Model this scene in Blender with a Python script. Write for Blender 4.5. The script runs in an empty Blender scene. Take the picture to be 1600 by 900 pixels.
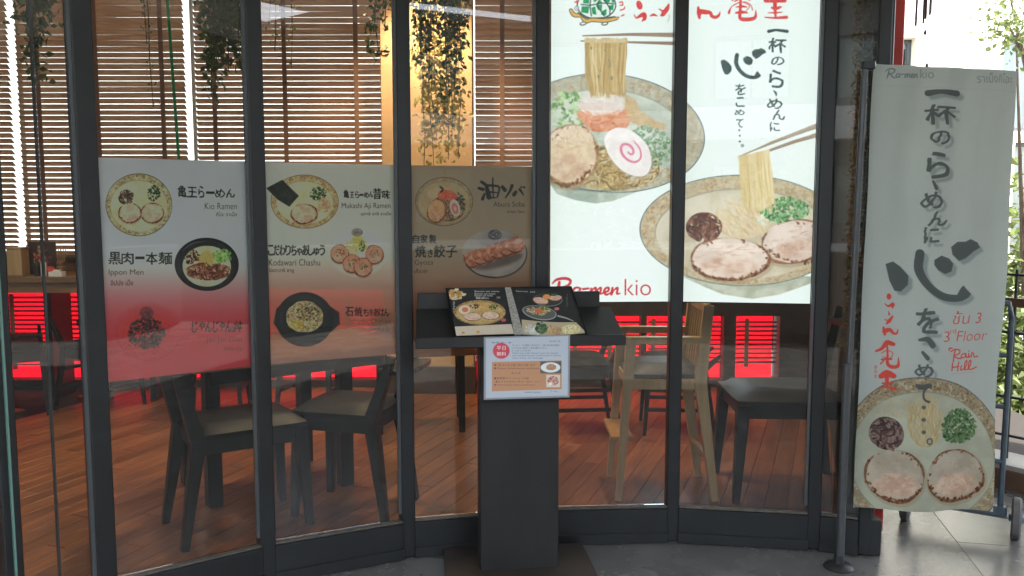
import bpy, bmesh, math, random
import numpy as np
from mathutils import Vector, Matrix

# ------------------------------------------------------------------ camera, world, sun, exposure
S = bpy.context.scene
COL = S.collection
PITCH = math.atan(130 / 1330)
cam_d = bpy.data.cameras.new('camera'); cam_d.sensor_width = 36; cam_d.lens = 36 * 1330 / 1600
cam_d.clip_start = 0.05; cam_d.clip_end = 400
cam = bpy.data.objects.new('camera', cam_d); COL.objects.link(cam)
cam.location = (0, 0, 1.5); cam.rotation_euler = (math.radians(90) - PITCH, 0, 0)
S.camera = cam

W = bpy.data.worlds.new('World'); S.world = W; W.use_nodes = True
wn = W.node_tree.nodes; wl = W.node_tree.links
bg = wn['Background']; sky = wn.new('ShaderNodeTexSky')
sky.sky_type = 'NISHITA'; sky.sun_disc = False
SUN_EL, SUN_AZ = math.radians(52), math.radians(118)      # azimuth clockwise from +Y
sky.sun_elevation = SUN_EL; sky.sun_rotation = SUN_AZ
hz = wn.new('ShaderNodeHueSaturation'); hz.inputs['Saturation'].default_value = 0.38      # hazy tropical sky
wl.new(sky.outputs[0], hz.inputs['Color']); wl.new(hz.outputs[0], bg.inputs[0]); bg.inputs[1].default_value = 0.15
sd = bpy.data.lights.new('sun', 'SUN'); sd.energy = 3.2; sd.angle = math.radians(0.5); sd.color = (1.0, 0.95, 0.87)
sun = bpy.data.objects.new('sun', sd); COL.objects.link(sun)
sdir = Vector((math.sin(SUN_AZ) * math.cos(SUN_EL), math.cos(SUN_AZ) * math.cos(SUN_EL), math.sin(SUN_EL)))
sun.rotation_euler = sdir.to_track_quat('Z', 'Y').to_euler(); sun.location = (3, -6, 9)
S.view_settings.view_transform = 'Standard'; S.view_settings.look = 'None'
S.view_settings.gamma = 1; S.view_settings.use_curve_mapping = False
EXPO = 2.85
S.view_settings.exposure = EXPO
GAIN = 2 ** EXPO

# measuring helpers: photograph pixel (1600x900) <-> place
_F = Vector((0, math.cos(PITCH), -math.sin(PITCH))); _U = Vector((0, math.sin(PITCH), math.cos(PITCH)))
def ray(x, y): return _F * 1330 + Vector((1, 0, 0)) * (x - 800) + _U * (450 - y)
def on_z(x, y, z=0.0):
    r = ray(x, y); return Vector((0, 0, 1.5)) + r * ((z - 1.5) / r.z)
def on_y(x, y, Y):
    r = ray(x, y); return Vector((0, 0, 1.5)) + r * (Y / r.y)
def proj(p):
    d = Vector(p) - Vector((0, 0, 1.5)); return (800 + 1330 * d.x / d.dot(_F), 450 - 1330 * d.dot(_U) / d.dot(_F))

# ------------------------------------------------------------------ object helpers
def obj(name, me, mat=None, parent=None, loc=None, rot=None):
    if isinstance(me, bmesh.types.BMesh):
        b = me; me = bpy.data.meshes.new(name); b.to_mesh(me); b.free()
    if mat is not None and not me.materials: me.materials.append(mat)
    o = bpy.data.objects.new(name, me); COL.objects.link(o)
    if parent is not None: o.parent = parent
    if loc is not None: o.location = loc
    if rot is not None: o.rotation_euler = rot
    return o
def empty(name, loc=(0, 0, 0), rz=0):
    o = bpy.data.objects.new(name, None); COL.objects.link(o); o.location = loc; o.rotation_euler = (0, 0, rz)
    o.empty_display_size = 0.1
    return o
def tag(o, label=None, cat=None, group=None, kind=None):
    if label: o['label'] = label
    if cat: o['category'] = cat
    if group: o['group'] = group
    if kind: o['kind'] = kind
    return o
def copy_tree(o, parent=None):
    c = o.copy(); COL.objects.link(c); c.parent = parent
    for ch in list(o.children): copy_tree(ch, c)
    return c
def box(bm, c, s, M=None, bev=0.0):
    r = bmesh.ops.create_cube(bm, size=1)
    vs = r['verts']
    bmesh.ops.scale(bm, verts=vs, vec=s)
    if bev > 0:
        es = list({e for v in vs for e in v.link_edges})
        rb = bmesh.ops.bevel(bm, geom=es, offset=bev, segments=1, affect='EDGES')
        vs = list({v for f in rb['faces'] for v in f.verts} | {v for v in vs if v.is_valid})
    if M is not None: bmesh.ops.transform(bm, matrix=M, verts=vs)
    bmesh.ops.translate(bm, verts=vs, vec=c)
    return vs
def boxm(c, s, M=None, bev=0.0):
    bm = bmesh.new(); box(bm, c, s, M, bev); return bm
def bar(bm, a, b, w, d=None, w2=None, d2=None, up=Vector((0, 1, 0))):
    """tapered rectangular bar between two points"""
    a = Vector(a); b = Vector(b); d = w if d is None else d; w2 = w if w2 is None else w2; d2 = d if d2 is None else d2
    z = (b - a).normalized(); x = up.cross(z)
    if x.length < 1e-4: x = Vector((1, 0, 0)).cross(z)
    x.normalize(); y = z.cross(x)
    V = []
    for p, ww, dd in ((a, w, d), (b, w2, d2)):
        for sx, sy in ((-1, -1), (1, -1), (1, 1), (-1, 1)):
            V.append(bm.verts.new(p + x * (sx * ww / 2) + y * (sy * dd / 2)))
    F = [(3, 2, 1, 0), (4, 5, 6, 7), (0, 1, 5, 4), (1, 2, 6, 5), (2, 3, 7, 6), (3, 0, 4, 7)]
    for f in F: bm.faces.new([V[i] for i in f])
def tube(bm, pts, r, n=8, r2=None):
    pts = [Vector(p) for p in pts]; rings = []
    for i, p in enumerate(pts):
        t = (pts[min(i + 1, len(pts) - 1)] - pts[max(i - 1, 0)]).normalized()
        u = t.cross(Vector((0.01, 0.02, 1)));
        if u.length < 0.05: u = t.cross(Vector((1, 0, 0)))
        u.normalize(); v = t.cross(u)
        rr = r if r2 is None else r + (r2 - r) * i / (len(pts) - 1)
        rings.append([bm.verts.new(p + (u * math.cos(a) + v * math.sin(a)) * rr) for a in [2 * math.pi * k / n for k in range(n)]])
    for A, B in zip(rings, rings[1:]):
        for k in range(n): bm.faces.new((A[k], A[(k + 1) % n], B[(k + 1) % n], B[k]))
    bm.faces.new(rings[0][::-1]); bm.faces.new(rings[-1])
def lathe(bm, prof, c=(0, 0, 0), n=24, M=None):
    c = Vector(c); rings = []
    for r, z in prof:
        ring = []
        for k in range(n):
            a = 2 * math.pi * k / n; p = Vector((r * math.cos(a), r * math.sin(a), z))
            if M is not None: p = M @ p
            ring.append(bm.verts.new(c + p))
        rings.append(ring)
    for A, B in zip(rings, rings[1:]):
        for k in range(n): bm.faces.new((A[k], A[(k + 1) % n], B[(k + 1) % n], B[k]))
    bm.faces.new(rings[0][::-1]); bm.faces.new(rings[-1])
def prism(bm, poly, z0, z1):
    A = [bm.verts.new((x, y, z0)) for x, y in poly]; B = [bm.verts.new((x, y, z1)) for x, y in poly]
    n = len(poly)
    for k in range(n): bm.faces.new((A[k], A[(k + 1) % n], B[(k + 1) % n], B[k]))
    bm.faces.new(A[::-1]); bm.faces.new(B)
    bmesh.ops.recalc_face_normals(bm, faces=bm.faces)
def smooth(o, ang=40):
    for p in o.data.polygons: p.use_smooth = True
    try: o.data.set_sharp_from_angle(angle=math.radians(ang))
    except Exception: pass
    return o

# ------------------------------------------------------------------ materials
def srgb(c):
    return tuple(((v / 255) / 12.92 if v / 255 <= 0.04045 else ((v / 255 + 0.055) / 1.055) ** 2.4) for v in c[:3])
def mat(name, col=(0.5, 0.5, 0.5), rough=0.5, metal=0.0, nscale=0, nvar=0.15, bump=0.0, bscale=None, stretch=(1, 1, 1),
        rvar=0.0, spec=0.5, col2=None, coat=0.0, obj_rand=0.0, trans=0.0):
    m = bpy.data.materials.new(name); m.use_nodes = True
    N = m.node_tree.nodes; L = m.node_tree.links; P = N['Principled BSDF']
    P.inputs['Base Color'].default_value = (*col, 1); P.inputs['Roughness'].default_value = rough
    P.inputs['Metallic'].default_value = metal; P.inputs['Specular IOR Level'].default_value = spec
    P.inputs['Coat Weight'].default_value = coat
    tc = N.new('ShaderNodeTexCoord'); mp = N.new('ShaderNodeMapping'); mp.inputs['Scale'].default_value = stretch
    L.new(tc.outputs['Object'], mp.inputs[0]); out = None
    if nscale:
        nt = N.new('ShaderNodeTexNoise'); nt.inputs['Scale'].default_value = nscale; nt.inputs['Detail'].default_value = 5
        nt.inputs['Roughness'].default_value = 0.65
        L.new(mp.outputs[0], nt.inputs['Vector'])
        cr = N.new('ShaderNodeValToRGB'); cr.color_ramp.elements[0].position = 0.32; cr.color_ramp.elements[1].position = 0.68
        c2 = col2 if col2 else tuple(min(1, v * (1 + nvar)) for v in col)
        c1 = tuple(v * (1 - nvar) for v in col) if not col2 else col
        cr.color_ramp.elements[0].color = (*c1, 1); cr.color_ramp.elements[1].color = (*c2, 1)
        L.new(nt.outputs['Fac'], cr.inputs[0]); out = cr.outputs[0]
        if rvar:
            mr = N.new('ShaderNodeMapRange'); mr.inputs[3].default_value = max(0, rough - rvar); mr.inputs[4].default_value = rough + rvar
            L.new(nt.outputs['Fac'], mr.inputs[0]); L.new(mr.outputs[0], P.inputs['Roughness'])
        if obj_rand:
            oi = N.new('ShaderNodeObjectInfo'); hs = N.new('ShaderNodeHueSaturation'); mr = N.new('ShaderNodeMapRange')
            mr.inputs[3].default_value = 1 - obj_rand; mr.inputs[4].default_value = 1 + obj_rand
            L.new(oi.outputs['Random'], mr.inputs[0]); L.new(mr.outputs[0], hs.inputs['Value']); L.new(out, hs.inputs['Color']); out = hs.outputs[0]
            ad = N.new('ShaderNodeVectorMath'); ad.operation = 'ADD'
            L.new(tc.outputs['Object'], ad.inputs[0]); sc = N.new('ShaderNodeMath'); sc.operation = 'MULTIPLY'; sc.inputs[1].default_value = 37
            L.new(oi.outputs['Random'], sc.inputs[0]); L.new(sc.outputs[0], ad.inputs[1]); L.new(ad.outputs[0], mp.inputs[0])
        L.new(out, P.inputs['Base Color'])
    if bump:
        nb = N.new('ShaderNodeTexNoise'); nb.inputs['Scale'].default_value = bscale or nscale or 50; nb.inputs['Detail'].default_value = 4
        L.new(mp.outputs[0], nb.inputs['Vector'])
        b = N.new('ShaderNodeBump'); b.inputs['Strength'].default_value = bump; b.inputs['Distance'].default_value = 0.01
        L.new(nb.outputs['Fac'], b.inputs['Height']); L.new(b.outputs[0], P.inputs['Normal'])
    if trans:
        tb = N.new('ShaderNodeBsdfTranslucent'); mx = N.new('ShaderNodeMixShader'); mx.inputs[0].default_value = trans
        if out: L.new(out, tb.inputs[0])
        else: tb.inputs[0].default_value = (*col, 1)
        L.new(P.outputs[0], mx.inputs[1]); L.new(tb.outputs[0], mx.inputs[2]); L.new(mx.outputs[0], N['Material Output'].inputs[0])
    return m
def emis(name, col, strength, nscale=0):
    m = bpy.data.materials.new(name); m.use_nodes = True
    N = m.node_tree.nodes; L = m.node_tree.links; P = N['Principled BSDF']
    P.inputs['Base Color'].default_value = (*col, 1); P.inputs['Emission Color'].default_value = (*col, 1)
    P.inputs['Emission Strength'].default_value = strength; P.inputs['Roughness'].default_value = 0.4
    return m
def glass_mat(name, tint=(0.9, 0.95, 0.93), ior=1.5, dirt=0.02):
    m = bpy.data.materials.new(name); m.use_nodes = True
    N = m.node_tree.nodes; L = m.node_tree.links; N.remove(N['Principled BSDF'])
    tr = N.new('ShaderNodeBsdfTransparent'); tr.inputs[0].default_value = (*tint, 1)
    gl = N.new('ShaderNodeBsdfGlossy'); gl.inputs['Roughness'].default_value = 0.0
    df = N.new('ShaderNodeBsdfDiffuse'); df.inputs[0].default_value = (0.6, 0.62, 0.6, 1)
    fr = N.new('ShaderNodeFresnel'); fr.inputs[0].default_value = ior
    mx = N.new('ShaderNodeMixShader'); L.new(fr.outputs[0], mx.inputs[0]); L.new(tr.outputs[0], mx.inputs[1]); L.new(gl.outputs[0], mx.inputs[2])
    nt = N.new('ShaderNodeTexNoise'); nt.inputs['Scale'].default_value = 3; nt.inputs['Detail'].default_value = 6
    tc = N.new('ShaderNodeTexCoord'); L.new(tc.outputs['Object'], nt.inputs['Vector'])
    ml = N.new('ShaderNodeMath'); ml.operation = 'MULTIPLY'; ml.inputs[1].default_value = dirt * 2; L.new(nt.outputs['Fac'], ml.inputs[0])
    n2 = N.new('ShaderNodeTexNoise'); n2.inputs['Scale'].default_value = 5; n2.inputs['Detail'].default_value = 8; n2.inputs['Distortion'].default_value = 1.5
    mp2 = N.new('ShaderNodeMapping'); mp2.inputs['Scale'].default_value = (3.5, 3.5, .8); L.new(tc.outputs['Object'], mp2.inputs[0]); L.new(mp2.outputs[0], n2.inputs['Vector'])
    r2 = N.new('ShaderNodeMapRange'); r2.inputs[1].default_value = .56; r2.inputs[2].default_value = .75; r2.inputs[3].default_value = 0; r2.inputs[4].default_value = dirt * 1.6; L.new(n2.outputs['Fac'], r2.inputs[0])
    ad = N.new('ShaderNodeMath'); ad.operation = 'ADD'; L.new(ml.outputs[0], ad.inputs[0]); L.new(r2.outputs[0], ad.inputs[1]); ml = ad      # smears and hand marks
    m2 = N.new('ShaderNodeMixShader'); L.new(ml.outputs[0], m2.inputs[0]); L.new(mx.outputs[0], m2.inputs[1]); L.new(df.outputs[0], m2.inputs[2])
    L.new(m2.outputs[0], N['Material Output'].inputs[0])
    return m
def print_mat(name, img, rough=0.45, trans=0.0, alpha=False, emit=0.0, coat=0.0, bump=0.0):
    """flat print: image made in this script; alpha = see-through film; emit = backlit sheet"""
    m = bpy.data.materials.new(name); m.use_nodes = True
    N = m.node_tree.nodes; L = m.node_tree.links; P = N['Principled BSDF']; P.inputs['Roughness'].default_value = rough
    P.inputs['Coat Weight'].default_value = coat
    t = N.new('ShaderNodeTexImage'); t.image = img; t.interpolation = 'Linear'; t.extension = 'EXTEND'
    L.new(t.outputs[0], P.inputs['Base Color']); sh = P.outputs[0]
    if emit:
        P.inputs['Base Color'].default_value = (0.03, 0.03, 0.03, 1); L.remove(P.inputs['Base Color'].links[0])
        L.new(t.outputs[0], P.inputs['Emission Color']); P.inputs['Emission Strength'].default_value = emit
    if trans:
        tb = N.new('ShaderNodeBsdfTranslucent'); mx = N.new('ShaderNodeMixShader'); mx.inputs[0].default_value = trans
        L.new(t.outputs[0], tb.inputs[0]); L.new(sh, mx.inputs[1]); L.new(tb.outputs[0], mx.inputs[2]); sh = mx.outputs[0]
    if alpha:
        tp = N.new('ShaderNodeBsdfTransparent'); mx = N.new('ShaderNodeMixShader')
        L.new(t.outputs[1], mx.inputs[0]); L.new(tp.outputs[0], mx.inputs[1]); L.new(sh, mx.inputs[2]); sh = mx.outputs[0]
        # the inks tint what is seen through the film
        tp.inputs[0].default_value = (0.93, 0.86, 0.84, 1)
    if bump:
        nb = N.new('ShaderNodeTexNoise'); nb.inputs['Scale'].default_value = 9; b = N.new('ShaderNodeBump'); b.inputs['Strength'].default_value = bump
        tc = N.new('ShaderNodeTexCoord'); L.new(tc.outputs['Object'], nb.inputs[0]); b.inputs['Distance'].default_value = 0.02
        L.new(nb.outputs[0], b.inputs['Height']); L.new(b.outputs[0], P.inputs['Normal'])
    L.new(sh, N['Material Output'].inputs[0])
    return m
# ------------------------------------------------------------------ a small painter for the flat prints (posters, lightbox, banner, menus)
RNG = np.random.default_rng(7)
def homog(src, dst):
    A = []
    for (x, y), (u, v) in zip(src, dst):
        A.append([x, y, 1, 0, 0, 0, -u * x, -u * y, u]); A.append([0, 0, 0, x, y, 1, -v * x, -v * y, v])
    A = np.array(A, float); h = np.linalg.solve(A[:, :8], A[:, 8]); return np.append(h, 1).reshape(3, 3)
_tcache = {}
def glyph_tris(s, off=0.0):
    k = (s, off)
    if k in _tcache: return _tcache[k]
    c = bpy.data.curves.new('lettering', 'FONT'); c.body = s; c.resolution_u = 5; c.offset = off
    o = bpy.data.objects.new('lettering', c); COL.objects.link(o); bpy.context.view_layer.update()
    dg = bpy.context.evaluated_depsgraph_get(); ev = o.evaluated_get(dg); m = ev.to_mesh(); m.calc_loop_triangles()
    V = np.array([v.co[:2] for v in m.vertices] or [(0, 0)], float); T = np.array([t.vertices[:] for t in m.loop_triangles] or [(0, 0, 0)], int)
    ev.to_mesh_clear(); bpy.data.objects.remove(o); bpy.data.curves.remove(c)
    P = V[T]; P[:, :, 1] *= -1
    _tcache[k] = P; return P
def vnoise(h, w, cell, seed=0, octv=4):
    r = np.random.default_rng(seed); out = np.zeros((h, w), np.float32); amp = 1; tot = 0
    for o in range(octv):
        c = max(cell / 2 ** o, 1.5); gh, gw = int(h / c) + 3, int(w / c) + 3; g = r.random((gh, gw)).astype(np.float32)
        y = np.arange(h) / c; x = np.arange(w) / c; yi = y.astype(int); xi = x.astype(int)
        fy = (y - yi)[:, None]; fx = (x - xi)[None, :]; fy = fy * fy * (3 - 2 * fy); fx = fx * fx * (3 - 2 * fx)
        a = g[yi][:, xi]; b = g[yi][:, xi + 1]; c2 = g[yi + 1][:, xi]; d = g[yi + 1][:, xi + 1]
        out += amp * (a * (1 - fx) * (1 - fy) + b * fx * (1 - fy) + c2 * (1 - fx) * fy + d * fx * fy); tot += amp; amp *= 0.6
    return out / tot
def blur(a, r):
    r = int(max(1, r))
    for ax in (0, 1):
        for _ in range(2):
            p = np.pad(a, [(r + 1, r) if i == ax else (0, 0) for i in range(a.ndim)], mode='edge'); c = np.cumsum(p, axis=ax, dtype=np.float64)
            n = a.shape[ax]; hi = [slice(None)] * a.ndim; lo = [slice(None)] * a.ndim; hi[ax] = slice(2 * r + 1, 2 * r + 1 + n); lo[ax] = slice(0, n)
            a = ((c[tuple(hi)] - c[tuple(lo)]) / (2 * r + 1)).astype(np.float32)
    return a
def ell(cx, cy, rx, ry, rot=0, n=56, irr=0, seed=0, a0=0, a1=360):
    t = np.radians(np.linspace(a0, a1, n, endpoint=(a1 - a0) < 360)); k = np.ones(n)
    if irr:
        r = np.random.default_rng(seed)
        for f in (2, 3, 5, 8, 13): k += irr * r.normal() / f ** 0.6 * np.sin(f * t + r.random() * 6.28)
    x = rx * k * np.cos(t); y = ry * k * np.sin(t); c, s = math.cos(math.radians(rot)), math.sin(math.radians(rot))
    return np.stack([cx + x * c - y * s, cy + x * s + y * c], 1)
def crom(P, n=8):
    P = np.array(P, float)
    if len(P) < 3: 
        t = np.linspace(0, 1, n + 1)[:, None]; return P[0] * (1 - t) + P[-1] * t
    Q = np.vstack([2 * P[0] - P[1], P, 2 * P[-1] - P[-2]]); out = []
    for i in range(1, len(Q) - 2):
        for t in np.linspace(0, 1, n, endpoint=False):
            out.append(0.5 * ((2 * Q[i]) + (Q[i + 1] - Q[i - 1]) * t + (2 * Q[i - 1] - 5 * Q[i] + 4 * Q[i + 1] - Q[i + 2]) * t * t + (3 * Q[i] - Q[i - 1] - 3 * Q[i + 1] + Q[i + 2]) * t ** 3))
    out.append(Q[-2]); return np.array(out)
def strokepoly(P, w, n=8):
    """P points; w single, or list of widths per point -> outline polygon with round caps"""
    P = np.array(P, float); C = crom(P, n)
    ww = np.interp(np.linspace(0, 1, len(C)), np.linspace(0, 1, len(np.atleast_1d(w))), np.atleast_1d(w)) / 2
    d = np.gradient(C, axis=0); L = np.hypot(d[:, 0], d[:, 1]) + 1e-9; nx, ny = -d[:, 1] / L, d[:, 0] / L
    A = C + np.stack([nx, ny], 1) * ww[:, None]; B = C - np.stack([nx, ny], 1) * ww[:, None]
    def cap(c, v, r):
        a0 = math.atan2(v[1], v[0]); t = a0 - np.linspace(0, math.pi, 6)[1:-1]; return c + r * np.stack([np.cos(t), np.sin(t)], 1)
    return np.vstack([A, cap(C[-1], A[-1] - C[-1], ww[-1]), B[::-1], cap(C[0], B[0] - C[0], ww[0])])
class Cv:
    def __init__(s, w, h, quad, bgc=(255, 255, 255), alpha=1.0):
        s.w, s.h = w, h; s.H = homog(quad, [(0, 0), (w, 0), (w, h), (0, h)])
        s.a = np.ones((h, w, 4), np.float32); s.a[..., :3] = np.array(bgc, np.float32) / 255; s.a[..., 3] = alpha
        Hi = np.linalg.inv(s.H); yy, xx = np.mgrid[0:h, 0:w] + 0.5; d = Hi[2, 0] * xx + Hi[2, 1] * yy + Hi[2, 2]
        s.px = ((Hi[0, 0] * xx + Hi[0, 1] * yy + Hi[0, 2]) / d).astype(np.float32); s.py = ((Hi[1, 0] * xx + Hi[1, 1] * yy + Hi[1, 2]) / d).astype(np.float32)
        s.k = w / abs(quad[1][0] - quad[0][0]); s.seed = 1; s.white = bgc
    def T(s, P):
        P = np.asarray(P, float); q = np.c_[P.reshape(-1, 2), np.ones(P.size // 2)] @ s.H.T; return (q[:, :2] / q[:, 2:]).reshape(P.shape)
    def cover(s, polys):
        E = []
        for P in polys:
            P = s.T(P); Q = np.roll(P, -1, axis=0); ar = np.sum(P[:, 0] * Q[:, 1] - Q[:, 0] * P[:, 1])
            E.append(np.hstack([P, Q]) if ar > 0 else np.hstack([Q, P]))
        return s._cov(np.vstack(E))
    def tris(s, T3):
        T3 = s.T(T3); ar = (T3[:, 1, 0] - T3[:, 0, 0]) * (T3[:, 2, 1] - T3[:, 0, 1]) - (T3[:, 2, 0] - T3[:, 0, 0]) * (T3[:, 1, 1] - T3[:, 0, 1])
        T3[ar < 0] = T3[ar < 0][:, ::-1]; return s._cov(np.vstack([np.hstack([T3[:, i], T3[:, (i + 1) % 3]]) for i in range(3)]))
    def _cov(s, E):
        x0 = int(max(0, math.floor(E[:, [0, 2]].min()))); x1 = int(min(s.w, math.ceil(E[:, [0, 2]].max()) + 1))
        y0 = int(max(0, math.floor(E[:, [1, 3]].min()))); y1 = int(min(s.h, math.ceil(E[:, [1, 3]].max()) + 1))
        if x1 <= x0 or y1 <= y0: return None
        K = 4; E = E - np.array([x0, y0, x0, y0]); E = E * np.array([1, K, 1, K]); hh = (y1 - y0) * K; wd = x1 - x0
        up = E[:, 1] > E[:, 3]; sg = np.where(up, -1.0, 1.0); F = E.copy(); F[up] = E[up][:, [2, 3, 0, 1]]
        r0 = np.clip(np.ceil(F[:, 1] - 0.5), 0, hh).astype(int); r1 = np.clip(np.ceil(F[:, 3] - 0.5), 0, hh).astype(int); n = r1 - r0
        ok = n > 0; F, sg, r0, n = F[ok], sg[ok], r0[ok], n[ok]
        if len(n) == 0: return None
        idx = np.repeat(np.arange(len(n)), n); rr = np.arange(n.sum()) - np.repeat(np.cumsum(n) - n, n) + r0[idx]
        t = (rr + 0.5 - F[idx, 1]) / (F[idx, 3] - F[idx, 1]); x = np.clip(F[idx, 0] + t * (F[idx, 2] - F[idx, 0]), 0, wd); xi = np.floor(x).astype(int); fr = x - xi
        acc = np.zeros((hh, wd + 2), np.float32); np.add.at(acc, (rr, xi), sg[idx] * (1 - fr)); np.add.at(acc, (rr, xi + 1), sg[idx] * fr)
        c = np.minimum(np.abs(np.cumsum(acc, axis=1)[:, :wd]), 1); return y0, y1, x0, x1, c.reshape(y1 - y0, K, wd).mean(1)
    def put(s, cv, col, al=1.0, col2=None, cell=6, thr=None, soft=0, film=None):
        """blend colour through a coverage; col2 = mottled second colour; soft = blurred edge in px"""
        if cv is None: return
        y0, y1, x0, x1, c = cv
        if soft:
            r = int(soft * s.k); Y0, Y1, X0, X1 = max(0, y0 - 2 * r), min(s.h, y1 + 2 * r), max(0, x0 - 2 * r), min(s.w, x1 + 2 * r)
            d = np.zeros((Y1 - Y0, X1 - X0), np.float32); d[y0 - Y0:y1 - Y0, x0 - X0:x1 - X0] = c; c = blur(d, r / 1.6); y0, y1, x0, x1 = Y0, Y1, X0, X1
        cc = np.array(col, np.float32) / 255
        if col2 is not None:
            s.seed += 1; nz = vnoise(y1 - y0, x1 - x0, cell * s.k, s.seed)
            nz = np.clip((nz - 0.5) * 3.2 + 0.5, 0, 1) if thr is None else np.clip((nz - thr) * 14, 0, 1)
            if thr is not None: c = c * nz; cc = np.array(col2, np.float32) / 255
            else: cc = cc * (1 - nz[..., None]) + np.array(col2, np.float32) / 255 * nz[..., None]
        A = s.a[y0:y1, x0:x1]; m = (c * al)[..., None]
        A[..., :3] = A[..., :3] * (1 - m) + cc * m
        if film is not None: A[..., 3] = np.maximum(A[..., 3], (c * al * film))
    def poly(s, P, col, al=1.0, **k): s.put(s.cover([P]), col, al, **k)
    def polys(s, P, col, al=1.0, **k): s.put(s.cover(P), col, al, **k)
    def line(s, P, w, col, al=1.0, **k): s.put(s.cover([strokepoly(P, w)]), col, al, **k)
    def rect(s, x0, y0, x1, y1, col, al=1.0, **k): s.poly([(x0, y0), (x1, y0), (x1, y1), (x0, y1)], col, al, **k)
    def text(s, t, x0, y0, x1, y1, col, off=0.0, al=1.0, rot=0, wob=0.0, shear=0.0, **k):
        """lettering fitted in the box x0..x1, y0..y1"""
        bold = max(off, 0); P = glyph_tris(t, min(off, 0.0)).copy(); mn = P.reshape(-1, 2).min(0); mx = P.reshape(-1, 2).max(0); P = (P - mn) / (mx - mn + 1e-9)
        if wob:
            P[..., 0] += wob * np.sin(P[..., 1] * 7 + x0) * 0.5 + wob * 0.4 * np.sin(P[..., 1] * 17 + P[..., 0] * 5); P[..., 1] += wob * np.sin(P[..., 0] * 6 + y0) * 0.6
        P[..., 0] += shear * (0.5 - P[..., 1]); P = P * np.array([x1 - x0, y1 - y0]) + np.array([x0, y0])
        if rot:
            c, sn = math.cos(math.radians(rot)), math.sin(math.radians(rot)); o = np.array([(x0 + x1) / 2, (y0 + y1) / 2]); Q = P - o
            P = np.stack([Q[..., 0] * c - Q[..., 1] * sn, Q[..., 0] * sn + Q[..., 1] * c], -1) + o
        if bold:
            r = bold * (y1 - y0) * 0.55; P = np.concatenate([P] + [P + np.array([r * math.cos(a), r * math.sin(a) * .8]) for a in np.linspace(0, 2 * math.pi, 8, endpoint=False)])
        s.put(s.tris(P), col, al, **k)
    def grain(s, amt=0.02, cell=1.2, seed=3):
        s.a[..., :3] *= (1 + amt * (vnoise(s.h, s.w, cell * s.k, seed, 3)[..., None] - 0.5) * 2)
    def image(s, name, gain=1.0, cap=0.86, soft=0.45, con=1.0):
        if soft: s.a = blur(s.a, soft * s.k / 1.4)      # ink spread and photographic softness
        a = np.clip(s.a, 0, 1).copy()
        if gain != 1.0:
            l = np.where(a[..., :3] <= 0.04045, a[..., :3] / 12.92, ((a[..., :3] + 0.055) / 1.055) ** 2.4) * gain
            if con != 1.0: l = l ** con * .6 ** (1 - con)
            l = np.minimum(l, cap); a[..., :3] = np.where(l <= 0.0031308, l * 12.92, 1.055 * l ** (1 / 2.4) - 0.055)
        im = bpy.data.images.new(name, s.w, s.h, alpha=True); im.alpha_mode = 'CHANNEL_PACKED'
        im.pixels.foreach_set(np.ascontiguousarray(a[::-1]).ravel().astype(np.float32)); im.update(); im.pack()
        return im
R_ = random.Random(5)
def rnd(a, b): return R_.uniform(a, b)
def jit(c, v): k = rnd(-v, v); return tuple(max(0, min(255, x + k + rnd(-v / 4, v / 4))) for x in c)

# food, drawn in place
def chashu(c, cx, cy, rx, ry, rot=0, body=(214, 188, 170), rim=(104, 62, 40), seed=1, light=1.0):
    c.poly(ell(cx + rx * .03, cy + ry * .07, rx * 1.05, ry * 1.07, rot, irr=0.02, seed=seed), (150, 130, 100), 0.45, soft=1.5)
    c.poly(ell(cx, cy, rx, ry, rot, irr=0.03, seed=seed), rim, 1, col2=(150, 98, 62), cell=3)
    c.poly(ell(cx - rx * .01, cy - ry * .035, rx * .955, ry * .925, rot, irr=0.03, seed=seed + 1), body, 1, soft=rx * .022, col2=tuple(min(255, v + 18) for v in body), cell=rx * .5)
    c.poly(ell(cx, cy + ry * .35, rx * .7, ry * .45, rot, irr=0.06, seed=seed + 3), (186, 140, 116), 0.5, soft=rx * .12, col2=(222, 196, 176), cell=rx * .25)
    for i in range(int(10 + rx / 3)):
        a = rnd(0, 6.28); q = rnd(.25, .75); x = cx + math.cos(a) * rx * q; y = cy + math.sin(a) * ry * q
        c.line([(x, y), (x + rnd(-.2, .2) * rx, y + rnd(-.12, .12) * ry), (x + rnd(-.3, .3) * rx, y + rnd(-.2, .2) * ry)], [rx * .02, rx * .035, rx * .01], jit((176, 130, 104), 18), 0.35)
    for i in range(int(16 + rx)):
        a = rnd(0.3, 2.8) if i % 3 else rnd(0, 6.28); q = rnd(.86, .99); x = cx + math.cos(a + math.radians(rot)) * rx * q; y = cy + math.sin(a) * ry * q
        c.poly(ell(x, y, rx * rnd(.02, .06), ry * rnd(.03, .07), rnd(0, 90), 9, irr=.1, seed=i), jit((96, 52, 30), 22), 0.65)
def leaves_(c, cx, cy, rx, ry, n, cols, sz, al=1.0, rot=0):
    for i in range(n):
        a = rnd(0, 6.28); q = math.sqrt(R_.random()); x = cx + math.cos(a) * rx * q; y = cy + math.sin(a) * ry * q
        s = sz * rnd(.6, 1.3); c.poly(ell(x, y, s, s * rnd(.4, .8), rnd(0, 180), 8, irr=.12, seed=i), jit(R_.choice(cols), 14), al)
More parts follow.
